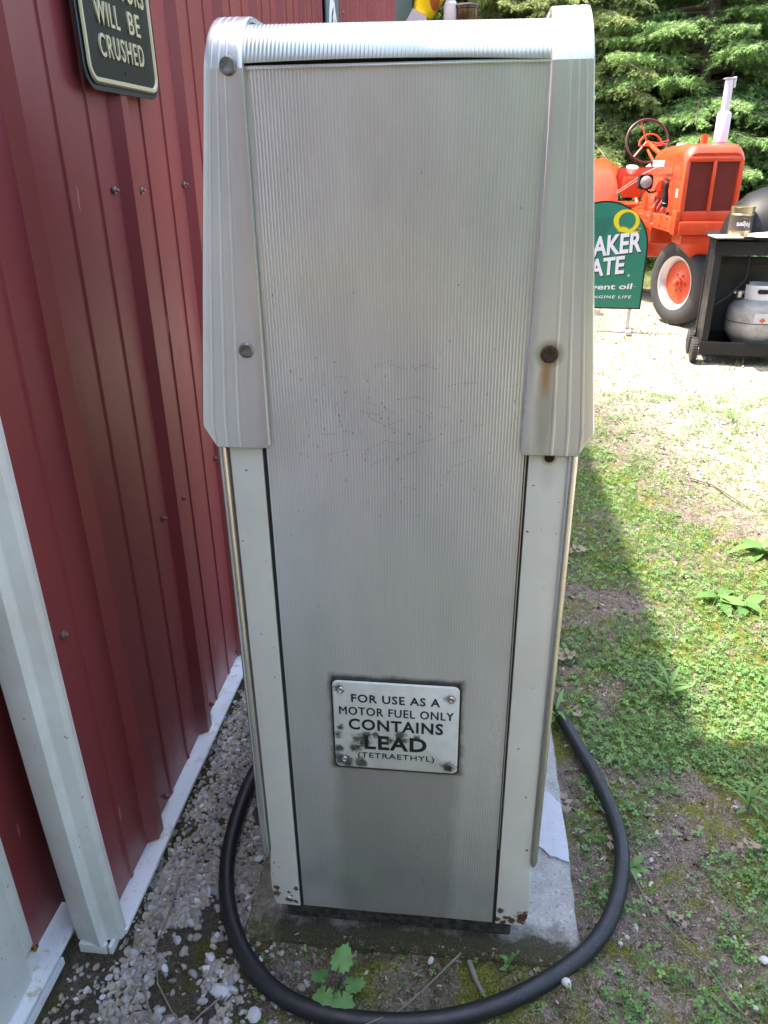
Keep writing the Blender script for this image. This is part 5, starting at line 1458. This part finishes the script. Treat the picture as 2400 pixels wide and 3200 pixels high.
# ------------------------------------------------------------------ trees
M_bark = Mat('bark', (0.10, 0.075, 0.06), .9); M_bark.color(M_bark.mix(M_bark.noise(9, 5, .7, (1, 1, .2)), (0.06, 0.045, 0.035), (0.19, 0.15, 0.125)))
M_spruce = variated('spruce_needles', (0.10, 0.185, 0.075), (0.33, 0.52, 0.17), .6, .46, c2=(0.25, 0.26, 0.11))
M_hem = variated('hemlock_needles', (0.12, 0.165, 0.06), (0.34, 0.42, 0.14), .6, .46, c2=(0.26, 0.22, 0.10))
def conifer(H, nb, Lmax, ztop_dense, droop, twn, tuft, seed, zmin=.15, flat=.5):
    g = np.random.default_rng(seed)
    P, A, T, Rl, SC, RN = [], [], [], [], [], []
    bv = MB()
    for b in range(nb):
        u = g.random()
        dense = g.random() < .72
        z0 = zmin + (ztop_dense - zmin) * u if dense else zmin + (H * .97 - zmin) * u
        L = Lmax * (1 - z0 / H) ** .8 * g.uniform(.65, 1.1) + .15
        az = g.uniform(0, 2 * pi)
        nseg = 7; t = np.linspace(0, 1, nseg)
        up = g.uniform(-.1, .25)
        xs = L * t; zs_ = z0 + L * (up * t - droop * t ** 1.8 + .18 * droop * t ** 4)
        pts = [(xs[i] * cos(az), xs[i] * sin(az), zs_[i]) for i in range(nseg)]
        if dense: bv.tube(pts, [.014 * (1 - .8 * q) * (L / 1.2) + .002 for q in t], 4, cap=False)
        m_ = int(twn * L / 1.2 * (1 if dense else .45))
        tt = g.uniform(.12, 1, m_) ** .75
        side = g.choice([-1, 1], m_)
        tl = (.11 + .30 * (1 - tt) * L) * g.uniform(.6, 1.1, m_)
        bx = np.interp(tt, t, xs); bz = np.interp(tt, t, zs_)
        ang = side * g.uniform(.5, 1.2, m_)
        for j in range(m_):
            # tufts along each side twig
            k = max(2, int(tl[j] / tuft / .42)); q = (np.arange(k) + g.uniform(.2, .9)) / k * tl[j]
            dirx, diry = cos(az + ang[j]), sin(az + ang[j])
            px = bx[j] * cos(az) + q * dirx; py = bx[j] * sin(az) + q * diry
            pz_ = bz[j] - q * g.uniform(.05, .5) * (1 + droop) + g.normal(0, .008, k)
            P.append(np.stack([px, py, pz_], 1)); n_ = k
            A.append(az + ang[j] + g.normal(0, .55, n_) - pi / 2)
            T.append(g.normal(-.30 * (1 + droop), .45, n_)); Rl.append(g.normal(0, .9, n_))
            SC.append(g.uniform(.7, 1.35, n_) * tuft * (1 if dense else 1.9))
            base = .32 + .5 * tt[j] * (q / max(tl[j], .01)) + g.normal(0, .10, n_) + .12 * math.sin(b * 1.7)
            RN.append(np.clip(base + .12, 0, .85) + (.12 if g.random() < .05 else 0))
    P = np.concatenate(P); A, T, Rl, SC, RN = map(np.concatenate, (A, T, Rl, SC, RN))
    tv = np.array([(-.09, 0, 0), (.09, 0, 0), (.03, 1.15, .03), (-.03, .10, 0), (-.46, .62, .06), (.03, .20, 0), (.46, .70, -.05), (0, .38, 0)], float)
    tf = np.array([(0, 1, 2), (3, 4, 7), (5, 7, 6)])
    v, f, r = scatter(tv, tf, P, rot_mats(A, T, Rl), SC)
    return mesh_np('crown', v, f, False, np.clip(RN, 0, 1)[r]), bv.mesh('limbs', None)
def trunk_mesh(H, r0):
    mb = MB(); mb.tube([(0, 0, -.05), (0.01, 0, .3), (.03, .02, H * .5), (0, 0, H)], [r0 * 1.25, r0, r0 * .6, .015], 12); return mb.mesh('trunk', 60)
kinds = {
    'spruce': (conifer(8.0, 330, 2.4, 4.6, .25, 58, .049, 5), trunk_mesh(8, .13), M_spruce),
    'spruce_b': (conifer(7.2, 300, 2.1, 4.6, .35, 58, .048, 9), trunk_mesh(7.2, .12), M_spruce),
    'hemlock': (conifer(9.5, 330, 2.6, 5.0, .45, 56, .047, 14), trunk_mesh(9.5, .15), M_hem),
}
def tree(kind, x, y, rz, s_, label, group=None):
    (cr_, lm), tr_, mt = kinds[kind]
    t = thing('conifer_tree' if kind != 'hemlock' else 'hemlock_tree', label, 'tree', (x, y, -.02), rz, group)
    t.scale = (s_, s_, s_)
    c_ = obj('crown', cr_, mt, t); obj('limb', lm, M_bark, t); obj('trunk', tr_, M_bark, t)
    return t
tree('spruce', 3.1, 12.6, .4, 1.0, 'large bright green spruce right behind the tractor bonnet')
tree('spruce_b', 5.1, 12.4, 1.9, 1.0, 'spruce filling the right edge of the picture behind the grill')
tree('hemlock', 1.4, 13.4, 2.2, 1.0, 'feathery hemlock just right of the pump, behind the steering wheel')
tree('hemlock', -.5, 14.0, 4.0, 1.05, 'feathery hemlock showing above the pump top behind the brown pot')
tree('spruce_b', 4.2, 15.0, 3.3, 1.15, 'shaded spruce between the two front spruces, one row back')
tree('spruce', -2.6, 14.5, 5.1, 1.1, 'spruce hidden mostly by the dark green post and the barn')
tree('hemlock', 2.4, 16.2, 1.0, 1.2, 'tall dark hemlock one row behind the steering wheel')
GRP = 'conifers deep in the wood behind the yard'
LAB = 'dark conifer deep in the wood behind the front trees'
rt = random.Random(5)
for (x, y) in ((.4, 17.5), (-1.6, 18.0), (6.6, 15.5), (5.6, 18.5), (3.9, 19.5), (1.2, 20.5), (-3.5, 19), (7.8, 19), (2.9, 23), (6.0, 23), (-1.0, 23.5), (9.5, 22)):
    tree(rt.choice(list(kinds)), x, y, rt.uniform(0, 6), rt.uniform(1.05, 1.35), LAB, GRP)
GRP2 = 'unseen conifers added behind the viewer'
for (x, y) in ((2.4, -7.6), (5.4, -6.6), (0.2, -9.0), (8.6, -5.6), (3.6, -10.5), (-1.8, -12), (11.5, -1.0), (12, 6.0)):  # unseen trees added to darken what metal and siding mirror
    tree(rt.choice(list(kinds)), x, y, rt.uniform(0, 6), rt.uniform(1.0, 1.25), 'unseen conifer behind the viewer, added to darken reflections', GRP2)
